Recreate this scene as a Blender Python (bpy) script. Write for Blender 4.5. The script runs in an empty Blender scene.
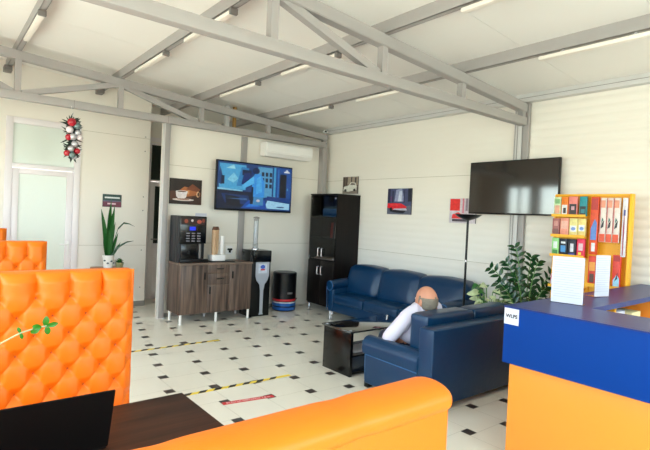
import bpy, bmesh, math, random
from mathutils import Vector, Matrix, noise
random.seed(7)
S = bpy.context.scene
COL = S.collection
PI = math.pi
# ------------------------------------------------------------------ camera
cam = bpy.data.objects.new('camera', bpy.data.cameras.new('camera'))
COL.objects.link(cam)
right = Vector((0.7785361590, -0.6259310248, 0.0457362146))
up = Vector((-0.0247370112, 0.0422135649, 0.9988023304))
fwd = Vector((0.6271120549, 0.7787351072, -0.0173811229))
cam.matrix_world = Matrix(((right.x, up.x, -fwd.x, 0), (right.y, up.y, -fwd.y, 0),
                           (right.z, up.z, -fwd.z, 1.66), (0, 0, 0, 1)))
cam.data.sensor_width = 36
cam.data.lens = 488.9 / 650 * 36
cam.data.clip_start = 0.05
S.camera = cam
# ------------------------------------------------------------------ world, daylight, exposure
W = bpy.data.worlds.new('World'); S.world = W; W.use_nodes = True
nt = W.node_tree; nt.nodes.clear()
out = nt.nodes.new('ShaderNodeOutputWorld'); bg = nt.nodes.new('ShaderNodeBackground')
ramp = nt.nodes.new('ShaderNodeValToRGB'); sep = nt.nodes.new('ShaderNodeSeparateXYZ'); tc = nt.nodes.new('ShaderNodeTexCoord')
nt.links.new(tc.outputs['Generated'], sep.inputs[0]); nt.links.new(sep.outputs['Z'], ramp.inputs[0])
nt.links.new(ramp.outputs[0], bg.inputs[0]); nt.links.new(bg.outputs[0], out.inputs[0])
e = ramp.color_ramp.elements
e[0].position = 0.0; e[0].color = (0.62, 0.60, 0.55, 1)
e[1].position = 0.45; e[1].color = (0.92, 0.95, 1.0, 1)
n = e.new(0.03); n.color = (1.0, 0.98, 0.95, 1)
n = e.new(0.07); n.color = (0.95, 0.96, 0.98, 1)
n = e.new(0.12); n.color = (0.50, 0.68, 1.0, 1)
n = e.new(0.25); n.color = (0.80, 0.88, 1.0, 1)
bg.inputs[1].default_value = 5.0
vs = S.view_settings
vs.view_transform = 'Standard'; vs.look = 'None'; vs.gamma = 1; vs.exposure = 1.5
vs.use_curve_mapping = False
S.cycles.use_denoising = True
S.cycles.max_bounces = 10; S.cycles.diffuse_bounces = 6; S.cycles.glossy_bounces = 4
S.cycles.transmission_bounces = 6; S.cycles.transparent_max_bounces = 12
S.cycles.sample_clamp_indirect = 8

def portal(loc, rot, sx, sy):
    d = bpy.data.lights.new('daylight_portal', 'AREA'); d.shape = 'RECTANGLE'; d.size = sx; d.size_y = sy
    d.energy = 1; d.cycles.is_portal = True
    o = bpy.data.objects.new('daylight_portal', d); COL.objects.link(o); o.location = loc; o.rotation_euler = rot
XL, XR, YF = -1.0, 5.88, -3.0          # left wall, right wall, front wall (behind the camera)
YB, YD, YR = 7.36, 8.38, 8.98          # partition with television, wall with door, recess behind
WIN = [(-2.8, -1.0), (-0.8, 1.0), (1.2, 3.0), (3.2, 5.0), (5.2, 6.6), (6.8, 7.5)]
for y0, y1 in WIN:
    portal((XL - 0.02, (y0 + y1) / 2, 1.75), (0, -PI / 2, 0), 2.0, y1 - y0)
FILLWIN = [(-0.8, 0.9), (1.2, 2.9), (3.2, 4.9)]  # unseen windows behind the camera, added to brighten the television wall
for x0, x1 in FILLWIN:
    portal(((x0 + x1) / 2, YF - 0.02, 2.0), (PI / 2, 0, 0), x1 - x0, 2.3)

# ------------------------------------------------------------------ materials
def s2l(c):
    return tuple((v / 255 / 12.92 if v / 255 <= 0.04045 else ((v / 255 + 0.055) / 1.055) ** 2.4) for v in c)
MC = {}
def mat(name, rgb, rough=0.5, metal=0.0, spec=0.5, var=0.04, vscale=6.0, bump=0.0, bscale=60.0, coat=0.0, emit=0.0, trans=0.0, stretch=None, dark_base=False):
    if name in MC: return MC[name]
    m = bpy.data.materials.new(name); m.use_nodes = True
    t = m.node_tree; b = t.nodes['Principled BSDF']; L = t.links
    c = s2l(rgb)
    co = t.nodes.new('ShaderNodeTexCoord'); mp = t.nodes.new('ShaderNodeMapping')
    if stretch: mp.inputs['Scale'].default_value = stretch
    L.new(co.outputs['Object'], mp.inputs[0])
    nz = t.nodes.new('ShaderNodeTexNoise'); nz.inputs['Scale'].default_value = vscale; nz.inputs['Detail'].default_value = 4
    L.new(mp.outputs[0], nz.inputs[0])
    mx = t.nodes.new('ShaderNodeMix'); mx.data_type = 'RGBA'
    mx.inputs[6].default_value = (*[v * (1 - var) for v in c], 1); mx.inputs[7].default_value = (*[min(1, v * (1 + var)) for v in c], 1)
    L.new(nz.outputs[0], mx.inputs[0]); L.new(mx.outputs[2], b.inputs['Base Color'])
    b.inputs['Roughness'].default_value = rough; b.inputs['Metallic'].default_value = metal
    b.inputs['Specular IOR Level'].default_value = spec; b.inputs['Coat Weight'].default_value = coat
    b.inputs['Coat Roughness'].default_value = 0.08
    if trans: b.inputs['Transmission Weight'].default_value = trans
    if emit:
        L.new(mx.outputs[2], b.inputs['Emission Color']); b.inputs['Emission Strength'].default_value = emit
    if dark_base:
        L.remove(b.inputs['Base Color'].links[0]); b.inputs['Base Color'].default_value = (.004, .004, .006, 1)
    if bump:
        n2 = t.nodes.new('ShaderNodeTexNoise'); n2.inputs['Scale'].default_value = bscale; n2.inputs['Detail'].default_value = 3
        L.new(mp.outputs[0], n2.inputs[0])
        bp = t.nodes.new('ShaderNodeBump'); bp.inputs['Strength'].default_value = bump; bp.inputs['Distance'].default_value = 0.01
        L.new(n2.outputs[0], bp.inputs['Height']); L.new(bp.outputs[0], b.inputs['Normal'])
    MC[name] = m; return m

def wood(name, c1, c2, stretch=(30, 30, 1.5), rough=0.45, coat=0.0):
    if name in MC: return MC[name]
    m = bpy.data.materials.new(name); m.use_nodes = True
    t = m.node_tree; b = t.nodes['Principled BSDF']; L = t.links
    co = t.nodes.new('ShaderNodeTexCoord'); mp = t.nodes.new('ShaderNodeMapping'); mp.inputs['Scale'].default_value = stretch
    nz = t.nodes.new('ShaderNodeTexNoise'); nz.inputs['Scale'].default_value = 1.0; nz.inputs['Detail'].default_value = 6; nz.inputs['Distortion'].default_value = 0.6
    L.new(co.outputs['Object'], mp.inputs[0]); L.new(mp.outputs[0], nz.inputs[0])
    rp = t.nodes.new('ShaderNodeValToRGB'); rp.color_ramp.elements[0].position = 0.35; rp.color_ramp.elements[1].position = 0.65
    rp.color_ramp.elements[0].color = (*s2l(c1), 1); rp.color_ramp.elements[1].color = (*s2l(c2), 1)
    L.new(nz.outputs[0], rp.inputs[0]); L.new(rp.outputs[0], b.inputs['Base Color'])
    b.inputs['Roughness'].default_value = rough; b.inputs['Coat Weight'].default_value = coat
    MC[name] = m; return m

def glass(name, tint=(230, 238, 235), refl=0.12, rough=0.03):
    if name in MC: return MC[name]
    m = bpy.data.materials.new(name); m.use_nodes = True
    t = m.node_tree; t.nodes.clear(); L = t.links
    o = t.nodes.new('ShaderNodeOutputMaterial'); tr = t.nodes.new('ShaderNodeBsdfTransparent'); gl = t.nodes.new('ShaderNodeBsdfGlossy')
    mx = t.nodes.new('ShaderNodeMixShader'); fr = t.nodes.new('ShaderNodeFresnel'); fr.inputs[0].default_value = 1.45
    tr.inputs[0].default_value = (*s2l(tint), 1); gl.inputs['Roughness'].default_value = rough
    ge = t.nodes.new('ShaderNodeNewGeometry'); iv = t.nodes.new('ShaderNodeMath'); iv.operation = 'SUBTRACT'; iv.inputs[0].default_value = 1.0
    mu = t.nodes.new('ShaderNodeMath'); mu.operation = 'MULTIPLY'
    L.new(ge.outputs['Backfacing'], iv.inputs[1]); L.new(iv.outputs[0], mu.inputs[0]); L.new(fr.outputs[0], mu.inputs[1])
    L.new(mu.outputs[0], mx.inputs[0]); L.new(tr.outputs[0], mx.inputs[1]); L.new(gl.outputs[0], mx.inputs[2]); L.new(mx.outputs[0], o.inputs[0])
    MC[name] = m; return m

def frosted(name, rgb, w=0.5):
    if name in MC: return MC[name]
    m = bpy.data.materials.new(name); m.use_nodes = True
    t = m.node_tree; t.nodes.clear(); L = t.links
    o = t.nodes.new('ShaderNodeOutputMaterial'); d = t.nodes.new('ShaderNodeBsdfDiffuse'); tl = t.nodes.new('ShaderNodeBsdfTranslucent')
    g = t.nodes.new('ShaderNodeBsdfGlossy'); g.inputs['Roughness'].default_value = 0.25
    mx = t.nodes.new('ShaderNodeMixShader'); mx.inputs[0].default_value = w
    m2 = t.nodes.new('ShaderNodeMixShader'); m2.inputs[0].default_value = 0.06
    nz = t.nodes.new('ShaderNodeTexNoise'); nz.inputs['Scale'].default_value = 40
    hs = t.nodes.new('ShaderNodeMix'); hs.data_type = 'RGBA'; c = s2l(rgb)
    hs.inputs[6].default_value = (*[v * .96 for v in c], 1); hs.inputs[7].default_value = (*c, 1)
    L.new(nz.outputs[0], hs.inputs[0]); L.new(hs.outputs[2], d.inputs[0]); L.new(hs.outputs[2], tl.inputs[0])
    L.new(d.outputs[0], mx.inputs[1]); L.new(tl.outputs[0], mx.inputs[2]); L.new(mx.outputs[0], m2.inputs[1]); L.new(g.outputs[0], m2.inputs[2])
    L.new(m2.outputs[0], o.inputs[0]); MC[name] = m; return m

WALL = mat('cream_wall_panel', (238, 232, 222), 0.55, var=0.015, vscale=2)
CEIL = mat('ceiling_panel', (240, 237, 232), 0.5, var=0.015, vscale=1.5)
STEEL = mat('grey_painted_steel', (164, 159, 157), 0.45, var=0.03, vscale=8)
STEELW = mat('pale_painted_steel', (205, 203, 202), 0.4, var=0.02)
PVC = mat('white_pvc', (236, 230, 232), 0.3, var=0.01)
WHITE = mat('white_plastic', (240, 238, 236), 0.3, var=0.01)
TUBE = mat('lamp_tube_white', (240, 232, 222), 0.3, var=0.01)
GREYP = mat('grey_plastic', (120, 115, 112), 0.5)
BLACK = mat('black_plastic', (9, 9, 10), 0.35, var=0.1, spec=0.3)
BLACKG = mat('black_gloss', (5, 5, 7), 0.22, var=0.1, coat=0.05)
CHROME = mat('chrome', (225, 225, 228), 0.25, metal=0.7)
ORANGE = mat('orange_leather', (228, 110, 4), 0.45, var=0.05, vscale=5, bump=0.05, bscale=250, spec=0.4)
ORANGED = mat('orange_leather_button', (180, 70, 2), 0.38, var=0.05)
BLUEL = mat('blue_leather', (0, 47, 82), 0.33, var=0.15, vscale=4, bump=0.2, bscale=14, spec=0.4)
PIPING = mat('pale_blue_piping', (50, 100, 150), 0.4)
CBLUE = mat('counter_blue', (0, 55, 134), 0.55, var=0.02, spec=0.12)
CTOP = mat('counter_top_blue', (20, 44, 112), 0.34, var=0.05, spec=0.3)
CORANGE = mat('counter_orange', (240, 144, 46), 0.4, var=0.015)
YELLOW = mat('display_yellow', (248, 180, 30), 0.45, var=0.04)
WALNUT = wood('grey_walnut', (60, 46, 40), (112, 92, 80), (26, 26, 1.3))
WALNUTX = wood('grey_walnut_top', (96, 78, 66), (140, 118, 102), (2, 26, 26))
WENGE = wood('dark_wenge', (14, 10, 9), (24, 17, 15), (40, 40, 1.5), rough=0.4)
TABLEW = wood('table_wenge', (40, 20, 12), (66, 36, 23), (1.5, 30, 10), rough=0.5)
for m_ in (WENGE, TABLEW): m_.node_tree.nodes['Principled BSDF'].inputs['Specular IOR Level'].default_value = 0.2
WOODB = wood('brown_wood', (120, 70, 36), (160, 100, 56), (4, 30, 30))
BLKLAC = mat('black_lacquer', (6, 5, 6), 0.18, var=0.1, coat=0.1, spec=0.3)
LEAF = mat('plant_leaf_green', (44, 110, 42), 0.35, var=0.35, vscale=14)
LEAFD = mat('dark_glossy_leaf', (16, 60, 26), 0.25, var=0.4, vscale=14)
LEAFV = mat('variegated_leaf', (196, 208, 160), 0.35, var=0.5, vscale=26)
STEM = mat('plant_stem', (96, 140, 66), 0.5, var=0.2)
SOIL = mat('potting_soil', (50, 36, 26), 0.9, var=0.3, vscale=50)
POTW = mat('white_ceramic', (238, 236, 230), 0.2)
PAPER = mat('white_paper', (204, 204, 216), 0.6, var=0.01)
INK = mat('printed_grey', (176, 176, 190), 0.6)
GLASS = glass('clear_glass')
CABGL = glass('tinted_glass', (205, 198, 192))
ACRY = glass('clear_acrylic', (238, 240, 242))
SKIN = mat('skin', (198, 136, 108), 0.5, var=0.05, vscale=20)
HAIR = mat('grey_hair', (124, 115, 102), 0.8, var=0.25, vscale=60, bump=0.4, bscale=120)
SHIRT = mat('lavender_shirt', (214, 208, 226), 0.8, var=0.05, bump=0.15, bscale=30)
JEANS = mat('dark_trousers', (40, 44, 62), 0.85)
SHOE = mat('black_shoe', (20, 18, 18), 0.4)

# ------------------------------------------------------------------ mesh helpers
class MB:
    def __init__(s): s.bm = bmesh.new(); s.mats = []
    def mi(s, m):
        if m not in s.mats: s.mats.append(m)
        return s.mats.index(m)
    def _fin(s, geom, m):
        i = s.mi(m)
        for f in geom: f.material_index = i
    def box(s, x0, x1, y0, y1, z0, z1, m, bev=0.0, seg=2):
        r = bmesh.ops.create_cube(s.bm, size=1.0)
        vs_ = r['verts']
        for v in vs_: v.co = Vector(((x0 + x1) / 2 + v.co.x * (x1 - x0), (y0 + y1) / 2 + v.co.y * (y1 - y0), (z0 + z1) / 2 + v.co.z * (z1 - z0)))
        fs = {f for v in vs_ for f in v.link_faces}
        s._fin(fs, m)
        if bev > 0:
            es = list({e for f in fs for e in f.edges})
            b = bmesh.ops.bevel(s.bm, geom=es, offset=bev, segments=seg, profile=0.5, affect='EDGES')
            s._fin(b['faces'], m)
            return list({v for f in b['faces'] for v in f.verts} | {v for f in fs if f.is_valid for v in f.verts})
        return vs_
    def cyl(s, p1, p2, r, m, r2=None, n=16, cap=True):
        p1, p2 = Vector(p1), Vector(p2); d = p2 - p1
        q = d.to_track_quat('Z', 'Y').to_matrix().to_4x4()
        g = bmesh.ops.create_cone(s.bm, cap_ends=cap, segments=n, radius1=r, radius2=r if r2 is None else r2, depth=d.length,
                                  matrix=Matrix.Translation((p1 + p2) / 2) @ q)
        s._fin({f for v in g['verts'] for f in v.link_faces}, m); return g['verts']
    def lathe(s, prof, c, m, n=28, mfun=None):
        rings = []
        for r, z in prof:
            rings.append([s.bm.verts.new((c[0] + r * math.cos(2 * PI * k / n), c[1] + r * math.sin(2 * PI * k / n), c[2] + z)) for k in range(n)])
        for a in range(len(rings) - 1):
            mm = mfun(a) if mfun else m
            i = s.mi(mm)
            for k in range(n):
                f = s.bm.faces.new((rings[a][k], rings[a][(k + 1) % n], rings[a + 1][(k + 1) % n], rings[a + 1][k])); f.material_index = i
        i = s.mi(m)
        f = s.bm.faces.new(rings[0][::-1]); f.material_index = i
        f = s.bm.faces.new(rings[-1]); f.material_index = s.mi(mfun(len(rings) - 2)) if mfun else i
    def prism(s, pts, d, m, bev=0):
        """pts: planar 3D polygon; d: extrusion vector"""
        d = Vector(d); a = [s.bm.verts.new(Vector(p)) for p in pts]; b = [s.bm.verts.new(Vector(p) + d) for p in pts]
        i = s.mi(m); fs = [s.bm.faces.new(a), s.bm.faces.new(b[::-1])]
        for k in range(len(a)): fs.append(s.bm.faces.new((a[k], b[k], b[(k + 1) % len(a)], a[(k + 1) % len(a)])))
        for f in fs: f.material_index = i
        if bev:
            es = list({e for f in fs for e in f.edges})
            r = bmesh.ops.bevel(s.bm, geom=es, offset=bev, segments=2, affect='EDGES'); s._fin(r['faces'], m)
    def quad(s, pts, m):
        f = s.bm.faces.new([s.bm.verts.new(Vector(p)) for p in pts]); f.material_index = s.mi(m)
    def ball(s, c, r, m, sc=(1, 1, 1), n=14):
        g = bmesh.ops.create_uvsphere(s.bm, u_segments=n, v_segments=max(6, n * 2 // 3), radius=1,
                                      matrix=Matrix.Translation(c) @ Matrix.Diagonal((r * sc[0], r * sc[1], r * sc[2], 1)))
        s._fin({f for v in g['verts'] for f in v.link_faces}, m); return g['verts']
    def tube(s, pts, r, m, n=10, radii=None):
        pts = [Vector(p) for p in pts]; rings = []
        prev = None
        for k, p in enumerate(pts):
            t = (pts[min(k + 1, len(pts) - 1)] - pts[max(k - 1, 0)]).normalized()
            if prev is None:
                u = t.orthogonal().normalized()
            else:
                u = (prev - t * prev.dot(t)).normalized()
            prev = u; w = t.cross(u); rr = radii[k] if radii else r
            rings.append([s.bm.verts.new(p + (u * math.cos(2 * PI * j / n) + w * math.sin(2 * PI * j / n)) * rr) for j in range(n)])
        i = s.mi(m)
        for a in range(len(rings) - 1):
            for j in range(n):
                f = s.bm.faces.new((rings[a][j], rings[a][(j + 1) % n], rings[a + 1][(j + 1) % n], rings[a + 1][j])); f.material_index = i
        f = s.bm.faces.new(rings[0][::-1]); f.material_index = i
        f = s.bm.faces.new(rings[-1]); f.material_index = i
    def leaf(s, base, tip, width, m, nrm=(0, 0, 1), bend=0.0, seg=6, shape=None, thick=0.0015):
        base, tip = Vector(base), Vector(tip); d = tip - base; L = d.length
        side = d.cross(Vector(nrm))
        if side.length < 1e-6: side = d.orthogonal()
        side.normalize(); nn = side.cross(d).normalized(); i = s.mi(m)
        rows = []
        for k in range(seg + 1):
            t = k / seg
            w = width * (shape(t) if shape else math.sin(PI * (0.04 + 0.94 * t) ** 0.8)) / 2
            c = base + d * t + nn * (bend * L * math.sin(PI * t))
            rows.append([s.bm.verts.new(c - side * w + nn * w * .25), s.bm.verts.new(c), s.bm.verts.new(c + side * w + nn * w * .25),
                         s.bm.verts.new(c - nn * thick)])
        for k in range(seg):
            a, b = rows[k], rows[k + 1]
            for q in ((0, 1), (1, 2), (2, 3), (3, 0)):
                f = s.bm.faces.new((a[q[0]], b[q[0]], b[q[1]], a[q[1]])); f.material_index = i
    def build(s, name, parent=None, origin=None, smooth=35, keep=False):
        me = bpy.data.meshes.new(name)
        bmesh.ops.recalc_face_normals(s.bm, faces=s.bm.faces[:]) if not keep else None
        off = Vector((0, 0, 0))
        if parent is not None:
            p = parent
            while p is not None: off = off + p.location; p = p.parent
            off = Vector(off)
        elif origin is not None: off = Vector(origin)
        elif s.bm.verts:
            xs = [v.co.x for v in s.bm.verts]; ys = [v.co.y for v in s.bm.verts]; zs = [v.co.z for v in s.bm.verts]
            off = Vector(((min(xs) + max(xs)) / 2, (min(ys) + max(ys)) / 2, min(zs)))
        for v in s.bm.verts: v.co -= off
        s.bm.to_mesh(me); s.bm.free()
        for m in s.mats: me.materials.append(m)
        if smooth:
            for p in me.polygons: p.use_smooth = True
            me.set_sharp_from_angle(angle=math.radians(smooth))
        o = bpy.data.objects.new(name, me); COL.objects.link(o)
        if parent is not None: o.parent = parent
        else: o.location = off
        return o
def tag(o, label, cat, group=None, kind=None):
    o['label'] = label; o['category'] = cat
    if group: o['group'] = group
    if kind: o['kind'] = kind
    return o
def thing(name, label, cat, loc, group=None):
    o = bpy.data.objects.new(name, None); COL.objects.link(o); o.location = loc; o.empty_display_size = 0.1
    return tag(o, label, cat, group)
def struct(mb, name, smooth=35, label=None):
    o = mb.build(name, origin=(0, 0, 0), smooth=smooth); o['kind'] = 'structure'
    if label: o['label'] = label
    return o
def copy_tree(o, parent=None):
    c = o.copy(); COL.objects.link(c)
    if parent: c.parent = parent
    for ch in list(o.children): copy_tree(ch, c)
    return c
def text(s_, size, m, loc, rot, parent, name='lettering', ext=0.0006, align='CENTER'):
    cu = bpy.data.curves.new(name, 'FONT'); cu.body = s_; cu.size = size; cu.extrude = ext; cu.offset = size * .03; cu.align_x = align; cu.align_y = 'CENTER'
    cu.materials.append(m); o = bpy.data.objects.new(name, cu); COL.objects.link(o)
    off = Vector((0, 0, 0)); p = parent
    while p is not None: off += p.location; p = p.parent
    bpy.context.view_layer.update()
    me = bpy.data.meshes.new_from_object(o.evaluated_get(bpy.context.evaluated_depsgraph_get())); bpy.data.objects.remove(o)
    o = bpy.data.objects.new(name, me); COL.objects.link(o)
    o.parent = parent; o.location = Vector(loc) - off; o.rotation_euler = rot
    return o

# ------------------------------------------------------------------ floor (large tiles with small dark insets)
TA, TB, TX, TY = 0.40057, 0.09119, 1.51432, 5.19433
b = MB()
GROUT = mat('floor_grout', (176, 170, 158), 0.8); TILE = mat('floor_tile_cream', (230, 225, 214), 0.2, var=0.03, vscale=3, spec=0.45)
INSET = mat('floor_tile_inset', (64, 56, 54), 0.3, var=0.15)
b.box(XL, XR, YF, YR + 0.1, -0.12, -0.002, GROUT)
g = 0.0016
for i in range(-40, 40):
    for j in range(-40, 40):
        cx = TX + i * TA + j * TB - TB / 2; cy = TY - i * TB + j * TA - TB / 2
        for (x0, x1, y0, y1, m) in ((cx, cx + TB, cy, cy + TB, INSET), (cx + TB, cx + TB + TA, cy, cy + TA, TILE)):
            x0, x1, y0, y1 = max(x0 + g, XL), min(x1 - g, XR), max(y0 + g, YF), min(y1 - g, YR + 0.1)
            if x1 - x0 < 0.002 or y1 - y0 < 0.002: continue
            b.quad([(x0, y0, 0), (x1, y0, 0), (x1, y1, 0), (x0, y1, 0)], m)
struct(b, 'floor', smooth=0)

# ------------------------------------------------------------------ walls
def zr(x): return 3.735 - 0.0725 * x     # underside of the roof panels
RTOP = 4.2
b = MB()
# left wall with windows (openings z .75 - 2.75)
ys = [YF] + [v for w in WIN for v in w] + [YR + 0.1]
b.box(XL - 0.12, XL, YF, YR + 0.1, 0, 0.75, WALL); b.box(XL - 0.12, XL, YF, YR + 0.1, 2.75, 3.9, WALL)
for k in range(0, len(ys), 2): b.box(XL - 0.12, XL, ys[k], ys[k + 1], 0.75, 2.75, WALL)
struct(b, 'wall_left')
b = MB()
b.box(XL, XR, YF - 0.12, YF, 0, 0.85, WALL); b.box(XL, XR, YF - 0.12, YF, 3.15, 3.9, WALL)
xs = [XL] + [v for w in FILLWIN for v in w] + [XR]
for k in range(0, len(xs), 2): b.box(xs[k], xs[k + 1], YF - 0.12, YF, 0.85, 3.15, WALL)
struct(b, 'wall_front')
wi = 1
for (y0, y1) in WIN:
    b = MB()
    for (a0, a1, c0, c1) in ((y0, y0 + .06, .75, 2.75), (y1 - .06, y1, .75, 2.75), (y0 + .06, y1 - .06, .75, .81), (y0 + .06, y1 - .06, 2.69, 2.75)):
        b.box(XL - 0.09, XL - 0.03, a0, a1, c0, c1, PVC)
    mid = (y0 + y1) / 2; b.box(XL - 0.09, XL - 0.03, mid - .035, mid + .035, .81, 2.69, PVC)
    o = struct(b, 'window_%d' % wi)
    p = MB(); p.box(XL - 0.064, XL - 0.058, y0 + .06, y1 - .06, .81, 2.69, GLASS); p.build('pane', o)
    wi += 1
for (x0, x1) in FILLWIN:
    b = MB()
    for (a0, a1, c0, c1) in ((x0, x0 + .06, .85, 3.15), (x1 - .06, x1, .85, 3.15), (x0 + .06, x1 - .06, .85, .91), (x0 + .06, x1 - .06, 3.09, 3.15)):
        b.box(a0, a1, YF - .09, YF - .03, c0, c1, PVC)
    o = struct(b, 'window_%d' % wi)  # added front window, there for its light on camera-facing walls
    p = MB(); p.box(x0 + .06, x1 - .06, YF - .064, YF - .058, .91, 3.09, GLASS); p.build('pane', o)
    wi += 1
# right wall: sandwich panels with fine horizontal ribs
b = MB(); i = b.mi(WALL)
prof = []
z = 0.0
seams = (0.02, 1.12, 2.32)
while z < 3.32:
    prof += [(0.0, z), (0.0, z + .052), (0.005, z + .062), (0.005, z + .092)]; z += .10
def ribbed(y0, y1, k, panels):
    rows = []
    for d, zz in prof:
        rows.append((b.bm.verts.new((XR + d * k, y0, zz)), b.bm.verts.new((XR + d * k, y1, zz))))
    for a in range(len(rows) - 1):
        f = b.bm.faces.new((rows[a][0], rows[a][1], rows[a + 1][1], rows[a + 1][0])); f.material_index = i
ribbed(YF, 3.24, 1.0, 0); ribbed(3.44, YR + .1, 0.22, 0)
b.box(XR + .012, XR + .14, YF - .12, YR + .1, 0, 3.6, WALL)
SEAM = mat('panel_joint', (188, 181, 162), 0.7)
for zz in (1.12, 2.33): b.box(XR - .0015, XR + .01, 3.44, YB, zz, zz + .006, SEAM)
struct(b, 'wall_right', smooth=75)
# partition carrying the television
b = MB()
b.box(2.72, XR, YB, YB + .10, 0, 3.0, WALL)
for zz in (1.14, 2.34): b.box(2.78, XR, YB - .0015, YB, zz, zz + .006, SEAM)
struct(b, 'wall_back')
# wall with the door, ends at the recess
b = MB()
DX0, DX1, DTOP = 0.80, 1.79, 2.90
b.box(XL, DX0, YD, YD + .1, 0, 3.9, WALL); b.box(DX1, 2.86, YD, YD + .1, 0, 3.75, WALL); b.box(DX0, DX1, YD, YD + .1, DTOP, 3.9, WALL)
for zz in (1.03, 2.83):
    b.box(DX1 + .02, 2.86, YD - .0015, YD, zz, zz + .006, SEAM)
b.box(XL, DX0 - .02, YD - .0015, YD, 1.03, 1.036, SEAM); b.box(DX0, DX1, YD, YD + .1, 0, .022, WALL)
SCREW = mat('screw_head', (110, 104, 96), 0.5)
for zz in (0.32, 0.95, 1.62, 1.85, 2.62, 2.86, 3.2):
    b.cyl((2.78, YD - .004, zz), (2.78, YD + .001, zz), .009, SCREW, n=8)
struct(b, 'wall_door_side')
b = MB()
b.box(2.76, 2.86, YD + .1, YR, 0, 3.75, WALL)          # return of the recess
b.box(2.86, 3.06, YR, YR + .1, 0, 3.75, WALL); b.box(3.88, XR, YR, YR + .1, 0, 3.75, WALL); b.box(3.06, 3.88, YR, YR + .1, 2.86, 3.75, WALL)
b.box(2.86, 3.7, YR - .004, YR, 2.88, 2.96, PVC); b.box(3.04, 3.9, YR + .0, YR + .1, 0, .025, PVC)
struct(b, 'wall_recess')
for nm, args in (('baseboard_door_side', (DX1 + .01, 2.865, YD - .012, YD, 0, .09)), ('baseboard_back', (2.80, 5.30, YB - .012, YB, 0, .06))):
    b = MB(); b.box(*args, mat('grey_skirting', (150, 148, 142), .5), bev=.003); struct(b, nm)

# doors
def door(name, x0, x1, y, top, split, fw, panemat, leafpanel):
    b = MB()
    for a in ((x0, x0 + fw, 0, top), (x1 - fw, x1, 0, top), (x0 + fw, x1 - fw, top - fw, top), (x0 + fw, x1 - fw, split, split + fw * .7)):
        b.box(a[0], a[1], y - .02, y + .07, a[2], a[3], PVC, bev=.004)
    o = struct(b, name)
    p = MB(); p.box(x0 + fw, x1 - fw, y + .02, y + .03, split + fw * .7, top - fw, panemat); p.build('transom_pane', o)
    l = MB(); q = .085; X0, X1 = x0 + fw + .004, x1 - fw - .004
    for a in ((X0, X0 + q, .02, split - .004), (X1 - q, X1, .02, split - .004), (X0 + q, X1 - q, split - q, split - .004), (X0 + q, X1 - q, .02, .02 + q)):
        l.box(a[0], a[1], y - .005, y + .05, a[2], a[3], PVC, bev=.004)
    if leafpanel:
        l.box(X0 + q, X1 - q, y - .005, y + .05, leafpanel - .05, leafpanel + .04, PVC, bev=.004)
        l.box(X0 + q, X1 - q, y + .015, y + .04, .02 + q, leafpanel - .05, PVC)
    lf = l.build('door_leaf', o)
    p = MB(); p.box(X0 + q, X1 - q, y + .018, y + .03, (leafpanel + .04) if leafpanel else .02 + q, split - q, panemat); p.build('pane', lf)
    return o, lf, X0, X1
FROST = frosted('frosted_glass', (222, 228, 220), 0.12)
o, lf, X0, X1 = door('door_1', DX0, DX1, YD, DTOP, 2.17, .09, FROST, None)
h = MB(); h.box(X1 - .055, X1 - .03, YD - .014, YD - .005, .88, 1.10, WHITE, bev=.003)
h.cyl((X1 - .042, YD - .05, 1.05), (X1 - .042, YD - .01, 1.05), .009, WHITE); h.box(X1 - .17, X1 - .035, YD - .058, YD - .042, 1.04, 1.06, WHITE, bev=.005)
h.build('door_handle', lf)
DARKG = mat('dark_green_glass', (26, 40, 34), 0.12, var=0.1)
o, lf, X0, X1 = door('door_2', 3.06, 3.88, YR, 2.86, 2.16, .035, DARKG, 0.98)
h = MB(); h.box(X0 + .03, X0 + .055, YR - .014, YR - .005, .95, 1.17, WHITE, bev=.003); h.box(X0 + .035, X0 + .15, YR - .05, YR - .036, 1.09, 1.11, GREYP, bev=.004)
h.cyl((X0 + .042, YR - .045, 1.10), (X0 + .042, YR - .01, 1.10), .008, GREYP); h.build('door_handle', lf)

# ------------------------------------------------------------------ ceiling panels
b = MB()
def cei(y0, y1, m, dz0, dz1):
    b.prism([(XL - .2, y0, zr(XL - .2) + dz0), (XR + .14, y0, zr(XR + .14) + dz0), (XR + .14, y0, zr(XR + .14) + dz1), (XL - .2, y0, zr(XL - .2) + dz1)], (0, y1 - y0, 0), m)
y = YF - .15
while y < YR + .1:
    cei(y, min(y + 1.146, YR + .15), CEIL, 0, .05); y += 1.15
cei(YF - .15, YR + .15, SEAM, .05, .12)
struct(b, 'ceiling', smooth=20)
# purlins running along the hall
GP = 'roof purlins under the ceiling'
plab = {0.80: 'grey steel roof purlin nearest the frosted door, high in the corner of the photo',
        2.04: 'grey steel roof purlin above the snake plant side, second from the frosted door',
        3.26: 'grey steel roof purlin above the coffee machine, third from the frosted door',
        4.49: 'grey steel roof purlin nearest the blue sofa wall, over the cabinet'}
for x, lb in plab.items():
    t = zr(x)
    b = MB()
    b.box(x - .03, x + .03, YF, YR if x > 2.9 else YD, t - .118, t - .116 + .002, STEEL)
    b.box(x - .03, x - .025, YF, YR if x > 2.9 else YD, t - .118, t + .001, STEEL)
    b.box(x + .025, x + .03, YF, YR if x > 2.9 else YD, t - .118, t - .003, STEEL)
    tag(b.build('roof_purlin'), lb, 'ceiling beam', GP)
b = MB(); b.box(5.78, XR, YF, YB - .1, 3.215, 3.32, STEELW, bev=.003)
b.box(5.775, 5.78, YF, YB - .1, 3.262, 3.266, GREYP)
tag(b.build('eaves_beam'), 'pale steel beam along the top of the sofa wall', 'ceiling beam')
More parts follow.
